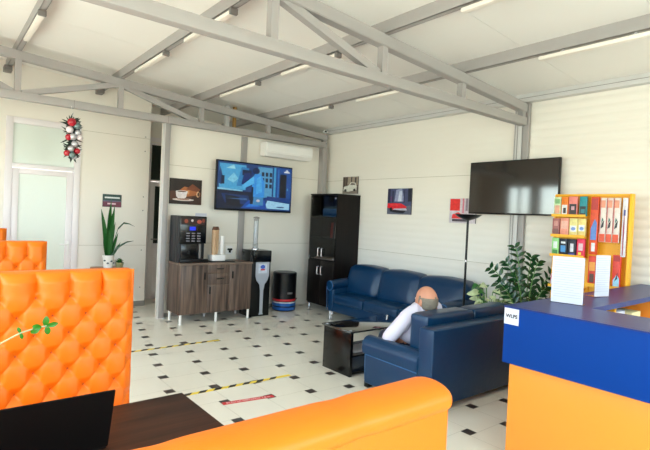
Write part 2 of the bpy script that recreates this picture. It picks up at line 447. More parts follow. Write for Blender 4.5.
# trusses
def truss(y, lab, zb, x1, seams_=()):
    r = thing('roof_truss', lab, 'roof truss', (2.5, y, zb), 'roof trusses')
    x0 = XL + .02
    hw = .05
    def zt(x): return zr(x) - .12
    c = MB(); c.box(x0, x1, y - hw, y + hw, zb, zb + .10, STEEL, bev=.006); [c.box(q, q + .005, y - hw - .001, y + hw + .001, zb - .001, zb + .101, GREYP) for q in seams_]; c.build('bottom_chord', r)
    c = MB(); c.prism([(x0, y - hw, zt(x0)), (x1, y - hw, zt(x1)), (x1, y - hw, zt(x1) - .11), (x0, y - hw, zt(x0) - .11)], (0, 2 * hw, 0), STEEL, bev=.006); c.build('top_chord', r)
    for nx in (-.43, .80, 2.04, 3.26, 4.49, x1 - .05):
        c = MB(); c.box(nx - .035, nx + .035, y - .035, y + .035, zb + .095, zt(nx) - .10, STEEL); c.build('vertical', r)
    def dg(xa, za, xb, zb_):
        c = MB(); d = Vector((xb - xa, 0, zb_ - za)).normalized(); nrm = Vector((-d.z, 0, d.x)) * .035
        A = Vector((xa, y - .035, za)); B = Vector((xb, y - .035, zb_))
        c.prism([A + nrm, B + nrm, B - nrm, A - nrm], (0, .07, 0), STEEL); c.build('diagonal', r)
    dg(2.0, zt(2.0) - .09, .85, zb + .09); dg(2.08, zt(2.08) - .09, 3.20, zb + .09)
    dg(-.40, zt(-.4) - .09, .75, zb + .09)
    return r
truss(7.27, 'grey steel roof truss above the wall television, meeting the far corner', 2.95, 5.78, (1.44, 2.72))
truss(3.30, 'large grey steel roof truss crossing overhead, nearest to the viewer', 2.92, 5.80)
# posts
def post(lab, x0, x1, y0, y1, z1, white=None):
    b = MB();  b.box(x0, x1, y0, y1, 0, z1, STEEL, bev=.004)
    if white: b.box(*white, 0, z1, STEELW, bev=.003)  # paler steel on the left face paints in the light from the windows
    b.box(x0 - .02, x1 + .02, y0 - .02, y1, 0, .012, STEELW)
    return tag(b.build('steel_post'), lab, 'post', 'steel wall posts')
post('pale steel post beside the walnut sideboard, at the end of the television wall', 2.70, 2.78, 7.255, 7.355, 2.95, (2.688, 2.70, 7.255, 7.35))
post('slim grey steel post in the wall behind the left television', 4.03, 4.14, 7.325, 7.356, 2.94)
post('grey steel post in the far corner beside the black cabinet', 5.70, 5.80, 7.22, 7.359, 2.95)
b = MB(); b.box(5.83, XR - .004, 3.245, 3.32, 0, 3.21, STEEL, bev=.004); b.box(5.83, XR - .004, 3.33, 3.438, 0, 3.21, STEELW, bev=.003)
b.box(5.826, 5.83, 3.385, 3.391, 0, 3.21, GREYP); b.box(5.826, 5.83, 3.42, 3.424, 0, 3.21, GREYP)
tag(b.build('steel_post'), 'wide pale steel post behind the dark wall television, above the leafy plant', 'post', 'steel wall posts')
b = MB(); b.box(3.95, 4.0, 7.5, 7.55, 3.0, zr(3.98), mat('raw_timber', (170, 130, 70), .7))
b.box(3.80, 3.87, 7.5, 7.57, 3.0, zr(3.85), STEELW)
tag(b.build('wooden_strut'), 'small wooden strut seen through the far truss above the television', 'strut')

# tube lamps under the purlins
GL = 'tube lamps under the roof purlins'
pn = {0.80: 'purlin nearest the frosted door', 2.04: 'second purlin from the door', 3.26: 'third purlin from the door', 4.49: 'purlin nearest the sofa wall'}
yn = {6.07: 'by the far truss', 4.47: 'just beyond the big truss', 1.90: 'nearer than the big truss'}
for x in pn:
    for yc in yn:
        if yc < 4 and x < 3: continue
        z = zr(x) - .118
        ln = .52
        r = thing('tube_lamp', 'white tube lamp under %s, %s' % (pn[x], yn[yc]), 'ceiling lamp', (x - .01, yc, z - .07), GL)
        c = MB(); c.box(x - .035, x + .025, yc - ln + .02, yc + ln, z - .055, z - .018, TUBE, bev=.010); c.build('diffuser', r)
        c = MB(); c.box(x - .042, x + .032, yc - ln - .015, yc - ln + .022, z - .062, z - .010, GREYP, bev=.004); c.build('end_cap', r)
        for dy in (-.3, .3):
            if ln > .3:
                c = MB(); c.box(x - .012, x + .012, yc + dy - .015, yc + dy + .015, z - .02, z, CHROME); c.build('clip', r)

for x, yy_, lb in ((.78, 8.2, 'small grey box under the roof above the frosted door'), (1.98, 8.15, 'small grey box under the roof behind the far truss')):  # plain grey boxes standing in for tube lamp ends past the far truss
    b = MB(); b.box(x - .05, x + .05, yy_ - .08, yy_ + .08, zr(x) - .20, zr(x) - .119, GREYP, bev=.01); tag(b.build('lamp_end_box'), lb, 'lamp end box')
# ------------------------------------------------------------------ picture panels (flat printed pictures)
PM = {}
def flat(rgb, emit=0.0, rough=.4):
    k = ('print_%d_%d_%d_%d' % (*rgb, int(emit * 10)))
    return mat(k, rgb, rough, var=0.35, vscale=28, emit=emit, dark_base=emit > 0)
def picture(b, O, U, V, shapes, emit=0, step=.0004):
    """shapes: (rgb, [(u,v)..]) painted one over the other on the plane O + u U + v V; n = U x V outward"""
    O, U, V = Vector(O), Vector(U), Vector(V); N = U.cross(V).normalized()
    for k, (rgb, pts) in enumerate(shapes):
        b.quad([O + U * p[0] + V * p[1] + N * step * (k + 1) for p in pts], flat(rgb, emit))
def R_(u0, u1, v0, v1): return [(u0, v0), (u1, v0), (u1, v1), (u0, v1)]
def E_(u, v, ru, rv, n=12, a0=0, a1=2 * PI): return [(u + ru * math.cos(a0 + (a1 - a0) * k / n), v + rv * math.sin(a0 + (a1 - a0) * k / n)) for k in range(n + (1 if a1 - a0 < 6 else 0))]

# coffee print on the television wall
def canvas_x(name, lab, x0, x1, z0, z1, shapes):      # hangs on the television wall, faces -y
    b = MB(); b.box(x0, x1, YB - .022, YB - .001, z0, z1, mat('canvas_edge', (52, 36, 28), .7))
    o = tag(b.build(name), lab, 'picture')
    p = MB(); picture(p, (x0, YB - .0225, z0), (x1 - x0, 0, 0), (0, 0, z1 - z0), shapes); p.build('print', o, smooth=0, keep=True)
    return o
canvas_x('coffee_picture', 'brown canvas print of a white coffee cup and beans above the coffee machine', 2.83, 3.35, 1.75, 2.145, [
    ((34, 18, 12), R_(0, 1, 0, 1)), ((84, 44, 24), [(0, .15), (1, .1), (1, .5), (.6, .55), (0, .5)]),
    ((170, 98, 52), [(.2, .45), (.45, .7), (.8, .62), (.9, .4), (.5, .3)]), ((120, 62, 34), [(.5, .6), (.7, .82), (.95, .62), (.9, .5)]),
    ((60, 32, 20), [(.6, .0), (1, 0), (1, .35), (.7, .3)]), ((196, 140, 92), [(.35, .5), (.6, .56), (.6, .4), (.35, .38)]),
    ((224, 214, 214), [(.18, .5), (.55, .5), (.5, .26), (.4, .2), (.28, .2), (.2, .3)]), ((240, 234, 232), E_(.37, .5, .19, .04)),
    ((104, 54, 30), E_(.37, .5, .15, .025)), ((216, 200, 192), E_(.42, .18, .34, .05)), ((150, 96, 66), E_(.42, .2, .2, .025)), ((222, 178, 136), E_(.88, .42, .05, .12)), ((70, 36, 20), E_(.89, .42, .03, .09))])
def canvas_y(name, lab, y0, y1, z0, z1, shapes, th=.018):      # hangs on the sofa wall, faces -x; u runs from far (y1) to near (y0)
    b = MB(); b.box(XR - th, XR - .001, y0, y1, z0, z1, mat('print_edge', (70, 66, 66), .7))
    o = tag(b.build(name), lab, 'picture')
    p = MB(); picture(p, (XR - th - .0003, y1, z0), (0, y0 - y1, 0), (0, 0, z1 - z0), shapes); p.build('print', o, smooth=0, keep=True)
    return o
canvas_y('car_picture', 'small sepia picture of a pale classic car above the black cabinet', 6.405, 6.81, 2.09, 2.395, [
    ((96, 80, 70), R_(0, 1, 0, 1)), ((160, 146, 130), [(.3, .55), (1, .5), (1, 1), (.35, 1)]), ((60, 46, 40), R_(.05, .13, .4, 1)), ((70, 56, 50), R_(.24, .3, .5, 1)),
    ((52, 42, 38), R_(.55, .62, .6, 1)), ((70, 60, 54), R_(.8, .9, .6, .95)), ((140, 128, 118), [(0, 0), (1, 0), (1, .22), (0, .2)]), ((232, 226, 214), [(.05, .2), (.1, .42), (.4, .5), (.55, .68), (.85, .64), (.95, .42), (.93, .22), (.4, .12)]),
    ((110, 100, 96), [(.5, .52), (.58, .64), (.8, .6), (.84, .5)]), ((40, 34, 32), E_(.2, .2, .08, .08)), ((40, 34, 32), E_(.8, .22, .08, .08))])
canvas_y('car_picture', 'square picture of a red classic car on a city street above the blue sofa', 5.145, 5.66, 1.748, 2.165, [
    ((70, 76, 112), R_(0, 1, 0, 1)), ((40, 40, 70), R_(0, .12, .45, 1)), ((146, 152, 186), [(.3, .5), (.36, .95), (.6, 1), (.72, .5)]), ((200, 206, 226), [(.44, .5), (.5, .9), (.6, .9), (.6, .5)]),
    ((44, 44, 74), R_(.2, .26, .45, .9)), ((50, 52, 84), R_(.68, .73, .45, .95)), ((30, 30, 48), R_(.86, 1, .5, 1)), ((96, 66, 110), R_(.13, .2, .5, .7)),
    ((96, 98, 116), [(0, 0), (1, 0), (1, .34), (0, .32)]), ((222, 26, 40), [(.0, .26), (.02, .42), (.3, .44), (.6, .42), (.82, .3), (.8, .2), (.3, .16)]),
    ((240, 60, 60), [(.05, .36), (.3, .41), (.58, .36), (.3, .32)]), ((190, 190, 205), [(.25, .16), (.85, .16), (.8, .24), (.3, .22)]), ((24, 20, 30), [(.1, .12), (.4, .06), (.7, .05), (.8, .14), (.3, .18)]), ((20, 18, 24), E_(.17, .2, .06, .07))])
canvas_y('car_picture', 'red and white picture of a red car behind the floor lamp', 3.97, 4.41, 1.655, 2.005, [
    ((206, 196, 204), R_(0, 1, 0, 1)), ((232, 40, 36), R_(.02, .4, .5, .98)), ((150, 130, 146), R_(.62, .7, .5, 1)), ((120, 104, 120), R_(.8, .98, .45, .95)), ((214, 120, 140), R_(.5, .56, .4, 1)),
    ((226, 40, 44), [(.1, .18), (.12, .34), (.35, .44), (.55, .3), (.55, .18)]), ((70, 60, 74), R_(.12, .75, .06, .16)), ((60, 50, 60), E_(.7, .22, .1, .1))])
# notice above the snake plant
b = MB(); b.box(2.135, 2.425, YD - .012, YD - .001, 1.655, 1.86, mat('sign_plastic', (44, 58, 60), .4))
o = tag(b.build('wall_sign'), 'small green and maroon notice on the wall above the snake plant', 'sign')
p = MB(); picture(p, (2.135, YD - .0123, 1.655), (.29, 0, 0), (0, 0, .205), [((30, 66, 62), R_(.02, .98, .5, .98)), ((110, 46, 70), R_(.02, .98, .03, .42)), ((84, 84, 110), R_(.02, .98, .42, .52)), ((232, 240, 240), R_(.1, .9, .68, .8)), ((226, 190, 200), R_(.25, .7, .2, .32))]); p.build('print', o, smooth=0, keep=True)

# ------------------------------------------------------------------ televisions
def tv(name, lab): pass
x0, x1, z0, z1, yt = 3.51, 4.97, 1.69, 2.495, 7.16
r = thing('wall_television', 'lit wall television showing a blue film scene above the sideboard', 'television', ((x0 + x1) / 2, yt, z0), 'wall televisions')
b = MB(); b.box(x0, x1, yt, yt + .05, z0, z1, BLACK, bev=.006); b.box(x0 + .25, x1 - .25, yt + .05, yt + .08, z0 + .1, z1 - .25, BLACK, bev=.01); b.build('housing', r)
b = MB(); b.box(4.1, 4.5, yt + .08, YB, 1.95, 2.25, GREYP); b.build('wall_bracket', r)
b = MB()
def scr(c): return tuple(c)
shp = [((14, 56, 112), R_(0, 1, 0, 1)),
 ((70, 160, 205), [(.02, .4), (.02, .96), (.36, .96), (.36, .42)]), ((120, 196, 222), [(.12, .62), (.2, .78), (.26, .66), (.2, .56)]), ((150, 212, 230), [(.1, .86), (.2, .95), (.22, .86)]),
 ((38, 120, 176), [(.24, .5), (.3, .92), (.4, .9), (.36, .5)]), ((20, 60, 112), [(.0, .55), (.03, .9), (.06, .7), (.05, .5)]), ((8, 30, 60), R_(.045, .085, .52, .7)),
 ((10, 30, 66), R_(.31, .43, .74, .86)), ((80, 150, 190), [(.52, .5), (.52, .96), (.72, .96), (.72, .3), (.6, .28)]),
 ] + [((10, 26, 56), R_(.57 + .055 * i, .605 + .055 * i, .5 + .13 * j, .59 + .13 * j)) for i in range(3) for j in range(3)] + [
 ((58, 150, 196), R_(.74, .77, .3, .98)), ((16, 70, 140), R_(.77, 1, .24, .98)), ((4, 12, 28), R_(.83, .925, .3, .84)), ((40, 110, 176), R_(.80, .815, .3, .95)), ((70, 150, 200), E_(.945, .5, .012, .03)),
 ((6, 20, 48), [(0, .0), (0, .4), (.45, .38), (.5, .0)]), ((130, 190, 214), [(.0, .40), (0, .44), (.32, .41), (.32, .385)]), ((14, 50, 104), [(.05, .32), (.4, .3), (.42, .1), (.1, .12)]), ((4, 10, 26), [(.1, .3), (.28, .26), (.3, .05), (.12, .08)]),
 ((60, 100, 150), [(.12, .22), (.38, .24), (.38, .2)]), ((150, 200, 232), [(.62, .04), (.66, .22), (.98, .17), (.98, .03)]), ((12, 54, 120), [(.62, .22), (.66, .32), (1, .28), (1, .2)]), ((20, 60, 110), E_(.85, .08, .06, .015)),
 ((18, 70, 156), [(.3, .02), (.4, .2), (.62, .22), (.66, .02)]), ((40, 120, 210), [(.36, .05), (.44, .16), (.56, .08)]),
 ((8, 40, 104), [(.3, .55), (.33, .78), (.41, .8), (.43, .6), (.36, .5)]), ((60, 130, 180), [(.46, .1), (.47, .3), (.6, .3), (.6, .1)]),
 ((44, 140, 216), [(.44, .28), (.44, .68), (.48, .8), (.56, .79), (.61, .62), (.61, .28)]), ((70, 164, 232), [(.5, .35), (.5, .7), (.56, .76), (.58, .4)]), ((80, 176, 236), [(.46, .74), (.31, .52), (.33, .45), (.47, .58)]), ((6, 30, 70), E_(.49, .86, .05, .07)), ((4, 14, 34), [(.42, .12), (.44, .5), (.46, .5), (.46, .12)]),
 ((196, 190, 200), E_(.53, .2, .025, .03)), ((226, 240, 246), R_(.885, .965, .885, .91)), ((226, 240, 246), [(.90, .92), (.925, .96), (.95, .92)])]
b.box(x0 + .012, x1 - .012, yt - .0015, yt, z0 + .025, z1 - .015, BLACKG)
picture(b, (x0 + .018, yt - .0016, z0 + .03), (x1 - x0 - .036, 0, 0), (0, 0, z1 - z0 - .05), shp, emit=.32, step=.00025)
o = b.build('screen', r, smooth=0, keep=True)
x = 5.76; y0, y1, z0, z1 = 2.785, 4.02, 1.79, 2.49
r = thing('wall_television', 'switched-off dark wall television above the leafy plant', 'television', (x, (y0 + y1) / 2, z0), 'wall televisions')
b = MB(); b.box(x, x + .045, y0, y1, z0, z1, BLACK, bev=.006); b.build('housing', r)
b = MB(); b.box(x - .002, x - .0003, y0 + .01, y1 - .01, z0 + .02, z1 - .01, mat('dark_screen', (5, 6, 9), .07, spec=.9, coat=.6)); b.build('screen', r)
b = MB(); b.box(x + .045, XR - .006, 3.0, 3.20, 1.95, 2.3, GREYP); b.build('wall_bracket', r)

# air conditioner
r = thing('air_conditioner', 'white wall air conditioner above the lit television', 'air conditioner', (4.84, 7.25, 2.65))
b = MB(); b.prism([(4.39, 7.34, 2.89), (4.39, 7.15, 2.89), (4.39, 7.11, 2.86), (4.39, 7.11, 2.72), (4.39, 7.16, 2.65), (4.39, 7.34, 2.65)], (.98, 0, 0), WHITE, bev=.012)
b.build('casing', r)
b = MB(); b.prism([(4.42, 7.108, 2.71), (4.42, 7.15, 2.652), (4.42, 7.146, 2.648), (4.42, 7.102, 2.707)], (.92, 0, 0), WHITE); b.build('air_flap', r)
b = MB(); b.box(4.42, 5.34, 7.34, YB - .001, 2.66, 2.88, GREYP); b.build('mounting_plate', r)
# security camera
r = thing('security_camera', 'small white security camera at the far ceiling corner', 'camera', (5.66, 7.16, 3.22))
b = MB(); b.cyl((5.69, 7.21, 3.245), (5.655, 7.13, 3.235), .032, WHITE, n=20); b.build('housing', r)
b = MB(); b.cyl((5.656, 7.132, 3.235), (5.652, 7.122, 3.234), .024, BLACKG, n=20); b.build('lens', r)
b = MB(); b.cyl((5.69, 7.2, 3.245), (5.78, 7.2, 3.25), .012, WHITE, n=10); b.build('mount', r)

# ------------------------------------------------------------------ sideboard with coffee things
r = thing('sideboard', 'grey walnut sideboard on white legs beneath the coffee machine', 'sideboard', (3.38, 6.97, 0))
sx0, sx1, sy0, sy1, sz0, sz1 = 2.80, 3.97, 6.72, 7.20, .142, .885
b = MB(); b.box(sx0, sx1, sy0 + .018, sy1, sz0, sz1 - .024, WALNUT, bev=.002); b.build('body', r)
b = MB(); b.box(sx0 - .012, sx1 + .01, sy0 - .012, sy1, sz1 - .024, sz1, WALNUTX, bev=.003); b.build('top', r)
def front(nm, xa, xb, za, zb, hx, hz, vert):
    b = MB(); b.box(xa + .002, xb - .002, sy0, sy0 + .017, za + .002, zb - .002, WALNUT, bev=.002); d = b.build(nm, r)
    b = MB()
    if vert: b.box(hx - .008, hx + .008, sy0 - .022, sy0 + .001, hz - .055, hz + .055, BLACK, bev=.004)
    else: b.box(hx - .055, hx + .055, sy0 - .022, sy0 + .001, hz - .007, hz + .007, BLACK, bev=.004)
    b.build('handle', d)
front('door', sx0, 3.22, sz0, .86, 3.17, .70, True)
front('drawer', 3.22, 3.58, .73, .86, 3.42, .80, False)
front('drawer', 3.22, 3.58, .56, .73, 3.42, .65, False)
front('door', 3.22, 3.58, sz0, .56, 3.26, .48, True)
front('door', 3.58, sx1, sz0, .86, 3.63, .70, True)
for lx, ly in ((2.83, 6.745), (3.39, 6.745), (3.94, 6.745), (2.83, 7.15), (3.39, 7.15), (3.94, 7.15)):
    b = MB(); b.cyl((lx, ly, 0), (lx, ly, sz0), .02, WHITE, n=16); b.build('leg', r)
# coffee machine
r = thing('coffee_machine', 'black coffee vending machine with blue display on the sideboard', 'coffee machine', (3.01, 7.02, sz1))
mx0, mx1, my0, my1, mz = 2.81, 3.215, 6.84, 7.22, sz1 + .001
b = MB()
DG = mat('machine_grey_black', (30, 31, 35), .4)
b.box(mx0, mx1, my0 + .13, my1, mz, 1.575, DG, bev=.006)
b.box(mx0, mx1, my0 + .03, my0 + .14, mz, 1.575, DG, bev=.006) ; b.build('housing', r)
b = MB(); b.box(mx0 + .004, mx1 + .012, my0, my0 + .032, 1.17, 1.575, BLACKG, bev=.006)
d = b.build('front_door', r)
b = MB(); b.box(mx0 + .15, mx0 + .245, my0 - .003, my0, 1.365, 1.42, mat('blue_display', (20, 44, 200), .3, emit=.22)); b.build('display', d)
for i in range(3):
    for j in range(4):
        b = MB(); b.box(mx0 + .10 + i * .085, mx0 + .155 + i * .085, my0 - .004, my0, 1.20 + j * .038, 1.216 + j * .038, mat('silver_key', (130, 126, 134), .35), bev=.002); b.build('key', d)
b = MB(); picture(b, (mx0 + .02, my0 - .0003, 1.45), (.37, 0, 0), (0, 0, .10), [((36, 16, 12), R_(0, 1, 0, 1)), ((150, 66, 40), E_(.2, .5, .08, .3)), ((170, 80, 60), E_(.75, .45, .1, .3)), ((200, 190, 190), E_(.45, .6, .05, .2)), ((120, 50, 34), E_(.92, .6, .06, .3))]); b.build('picture_strip', d, smooth=0, keep=True)
b = MB(); b.box(mx0 + .03, mx0 + .29, my0 + .005, my0 + .032, mz + .06, 1.165, BLACKG, bev=.004); b.build('dispensing_niche', r)
b = MB(); b.cyl((mx0 + .15, my0 - .012, 1.02), (mx0 + .15, my0 - .012, 1.06), .014, BLACK); b.build('spout', r)
b = MB(); b.box(mx0 + .02, mx1 + .05, my0 - .02, my0 + .06, mz, mz + .05, BLACK, bev=.005); b.build('drip_tray', r)
b = MB(); b.box(mx0 + .31, mx0 + .34, my0 + .0, my0 + .028, mz + .06, 1.165, GREYP, bev=.003); b.build('trim_strip', r)
# tray with cup stacks
b = MB(); b.box(3.31, 3.72, 6.82, 7.06, sz1 + .001, sz1 + .014, BLACK, bev=.005); tag(b.build('serving_tray'), 'flat black tray on the sideboard under the cup stacks', 'tray')
def cups(nm, lab, cx, cy, z, r0, n, dz, m, mfun, mtop=None):
    r = thing(nm, lab, 'cup', (cx, cy, z), 'stacks of paper cups')
    for k in range(n):
        b = MB(); zz = z + k * dz
        b.lathe([(r0 * .72, 0), (r0, .085), (r0 * 1.08, .088), (r0 * 1.08, .094), (r0 * .9, .093), (r0 * .68, .02)], (cx, cy, zz), m, n=18); b.build('cup', r)
KRAFT = mat('kraft_cup', (206, 170, 134), .6, var=.1); BROWNC = mat('brown_cup', (96, 62, 44), .6)
cups('paper_cup_stack', 'taller stack of tan paper cups beside the coffee machine', 3.40, 6.93, sz1 + .11, .036, 12, .026, KRAFT, None)
cups('paper_cup_stack', 'stack of tan paper cups standing in the middle of the tray', 3.47, 6.99, sz1 + .11, .036, 12, .026, KRAFT, None)
cups('paper_cup_stack', 'stack of white paper cups at the right of the tan stacks', 3.54, 6.93, sz1 + .11, .032, 9, .024, WHITE, None)
b = MB(); b.box(3.36, 3.58, 6.88, 7.04, sz1 + .015, sz1 + .105, WHITE, bev=.008); tag(b.build('sugar_box'), 'low white box on the tray beneath the paper cup stacks', 'box')
for xx, lb in ((3.40, 'brown paper cup upside down on top of the taller tan stack'), (3.475, 'brown paper cup on top of the middle tan stack')):
    yy = 6.93 if xx < 3.45 else 6.99
    b = MB(); b.lathe([(.034, 0), (.034, .012), (.02, .05), (.018, .05)], (xx, yy, sz1 + .11 + 11 * .026 + .095), BROWNC, n=16); tag(b.build('brown_cup'), lb, 'cup')
b = MB(); b.box(3.83, 3.95, YB - .012, YB - .001, .96, 1.10, WHITE, bev=.004)
r = tag(b.build('wall_socket'), 'white wall socket with black plugs above the sideboard', 'socket')
b = MB(); b.cyl((3.87, YB - .04, 1.04), (3.87, YB - .012, 1.04), .018, BLACK); b.cyl((3.915, YB - .04, 1.04), (3.915, YB - .012, 1.04), .018, BLACK); b.box(3.875, 3.91, YB - .035, YB - .015, .985, 1.03, BLACK, bev=.003); b.build('plug', r)
b = MB(); b.box(3.27, 3.46, YB - .003, YB - .001, 1.36, 1.62, PAPER); o = tag(b.build('wall_notice'), 'pale paper notice pinned to the wall beside the coffee machine', 'notice')
b = MB(); [b.box(3.30, 3.40, YB - .0036, YB - .003, 1.42 + .04 * k, 1.428 + .04 * k, INK) for k in range(4)]; b.build('printed_lines', o)

# dispenser
r = thing('water_dispenser', 'tall black water dispenser with a silver front beside the sideboard', 'water dispenser', (4.17, 6.92, 0))
b = MB(); b.box(3.99, 4.345, 6.76, 7.10, 0, .98, BLACK, bev=.01); b.box(4.0, 4.335, 6.73, 7.10, .88, 1.065, BLACKG, bev=.008); b.box(3.985, 4.01, 6.80, 7.10, 0, 1.07, BLACKG, bev=.004); b.build('body', r)
SILV = mat('silver_plastic', (190, 194, 204), .3, metal=.3)
b = MB()
cx = 4.185
pr = [(-.125, .88), (.125, .88), (.125, .66), (.10, .58), (.045, .52), (.028, .42), (.022, .06), (.04, .03), (-.04, .03), (-.022, .06), (-.028, .42), (-.045, .52), (-.10, .58), (-.125, .66)]
b.prism([(cx + p[0], 6.745, p[1]) for p in pr], (0, .02, 0), SILV, bev=.003); s_ = b.build('front_panel', r)
b = MB(); picture(b, (cx - .08, 6.7448, .70), (.16, 0, 0), (0, 0, .15), [((205, 212, 228), R_(0, 1, 0, 1)), ((60, 96, 190), E_(.5, .68, .28, .22)), ((212, 60, 70), R_(.25, .75, .30, .46))], step=.0005); b.build('label', s_, smooth=0, keep=True)
r2 = thing('cup_holder_tube', 'clear upright tube of white cups standing on the black dispenser', 'cup holder', (4.15, 6.95, 1.066))
b = MB(); b.lathe([(.046, 0), (.046, .10), (.040, .11), (.040, .50), (.042, .51), (.037, .51), (.037, .02), (.01, .02)], (4.15, 6.95, 1.066), ACRY, n=24); b.build('tube', r2)
b = MB(); b.lathe([(.028, .1), (.033, .12), (.033, .47), (.02, .475)], (4.15, 6.95, 1.066), WHITE, n=20); b.build('cups', r2)
b = MB(); b.lathe([(.05, .51), (.05, .53), (.02, .54)], (4.15, 6.95, 1.066), GREYP, n=20); b.build('cap', r2)
b = MB(); b.lathe([(.06, 0), (.06, .02), (.048, .03)], (4.15, 6.95, 1.066), CHROME, n=20); b.build('base', r2)
# bin
RED = mat('stripe_red', (196, 44, 52), .35); SBL = mat('stripe_blue', (28, 92, 170), .35); SWH = mat('stripe_white', (210, 215, 222), .35)
zs = [(.19, .0), (.202, .02), (.205, .05), (.205, .07), (.205, .09), (.205, .12), (.205, .14), (.205, .16), (.205, .175), (.205, .21), (.205, .225), (.205, .60), (.208, .61), (.208, .65), (.19, .665), (.10, .668)]
BINB = mat('bin_black', (10, 10, 14), .3, var=.3)
def bm_(a): return {1: SBL, 2: SBL, 3: BINB, 4: SBL, 5: SBL, 6: SWH, 8: RED}.get(a, BINB)
b = MB(); b.lathe(zs, (4.84, 7.06, 0), BINB, n=36, mfun=bm_)
r = tag(b.build('waste_bin'), 'round black bin with red, white and blue stripes near its base', 'bin')
b = MB(); b.box(4.77, 4.87, 6.853, 6.865, .30, .33, GREYP); b.build('badge', r)
# skirting cable
b = MB(); b.tube([(5.06, 7.30, .10), (5.16, 7.31, .08), (5.27, 7.31, .10), (5.30, 7.32, .13)], .008, BLACK, n=6); tag(b.build('power_cable'), 'thin black cable along the wall between bin and cabinet', 'cable')

# ------------------------------------------------------------------ black cabinet (faces -x)
r = thing('display_cabinet', 'tall black cabinet with glass upper doors beside the blue sofa', 'cabinet', (5.6, 6.7, 0))
cx0, cy0, cy1, cz1 = 5.33, 6.33, 7.06, 2.035
cm = 6.70
b = MB()
b.box(cx0 + .02, XR - .01, cy0, cy0 + .02, .10, cz1, WENGE); b.box(cx0 + .02, XR - .01, cy1 - .02, cy1, .10, cz1, WENGE)
b.box(XR - .03, XR - .01, cy0 + .02, cy1 - .02, .10, cz1, WENGE)
b.box(cx0 + .02, XR - .03, cy0 + .02, cy1 - .02, .10, .12, WENGE)
b.build('body', r)
b = MB(); b.box(cx0, XR - .01, cy0 - .005, cy1 + .005, cz1, cz1 + .022, WENGE, bev=.002); b.build('top', r)
for zz in (.885, 1.27, 1.64):
    b = MB(); b.box(cx0 + .03, XR - .03, cy0 + .02, cy1 - .02, zz, zz + .018, WENGE); b.build('shelf', r)
for (ya, yb, hs) in ((cy0, cm, 1), (cm, cy1, -1)):
    b = MB(); b.box(cx0, cx0 + .018, ya + .002, yb - .002, .125, .885, WENGE, bev=.002); d = b.build('lower_door', r)
    hy = cm - .05 if hs == 1 else cm + .05
    b = MB()
    b.tube([(cx0, hy, .64), (cx0 - .03, hy, .645), (cx0 - .03, hy, .775), (cx0, hy, .78)], .010, CHROME, n=8); b.build('handle', d)
    b = MB(); b.box(cx0 + .002, cx0 + .008, ya + .003, yb - .003, .91, cz1 - .01, CABGL); d = b.build('glass_door', r)
    b = MB(); b.tube([(cx0, hy, .96), (cx0 - .03, hy, .965), (cx0 - .03, hy, 1.10), (cx0, hy, 1.105)], .010, CHROME, n=8); b.build('handle', d)
    b = MB(); ey = ya + .03 if hs == 1 else yb - .03
    for zz in (.94, cz1 - .06):
        b = MB(); b.cyl((cx0 - .004, ey, zz), (cx0 + .012, ey, zz), .014, CHROME, n=12); b.build('hinge', d)
for lx, ly in ((5.37, 6.37), (5.37, 7.02), (5.84, 6.37), (5.84, 7.02)):
    b = MB(); b.cyl((lx, ly, 0), (lx, ly, .10), .022, CHROME, n=14); b.build('leg', r)
b = MB(); b.box(5.37, 5.62, 6.36, 6.76, 1.66, 1.80, mat('blue_box', (40, 130, 240), .4, var=.2, vscale=12), bev=.02); tag(b.build('storage_box'), 'bright blue box on the top shelf of the black cabinet', 'box')
for k, (yy, m_, lb) in enumerate(((6.44, (206, 208, 220), 'white slim binder leaning in the black cabinet'), (6.49, (36, 60, 110), 'blue slim binder on the middle cabinet shelf'), (6.56, (176, 30, 44), 'red slim binder on the middle cabinet shelf'))):
    b = MB(); b.prism([(5.42, yy - .012, 1.29), (5.42, yy + .018, 1.29), (5.42, yy - .002, 1.56), (5.42, yy - .032, 1.56)], (.22, 0, 0), flat(m_)); tag(b.build('binder'), lb, 'binder', 'binders in the cabinet')
b = MB(); b.box(5.38, 5.62, 6.42, 6.95, .904, .925, PAPER, bev=.002); b.box(5.37, 5.60, 6.45, 6.90, .926, .945, mat('grey_paper', (190, 186, 180), .7)); tag(b.build('paper_stack'), 'stack of papers lying behind the glass of the cabinet', 'paper stack')

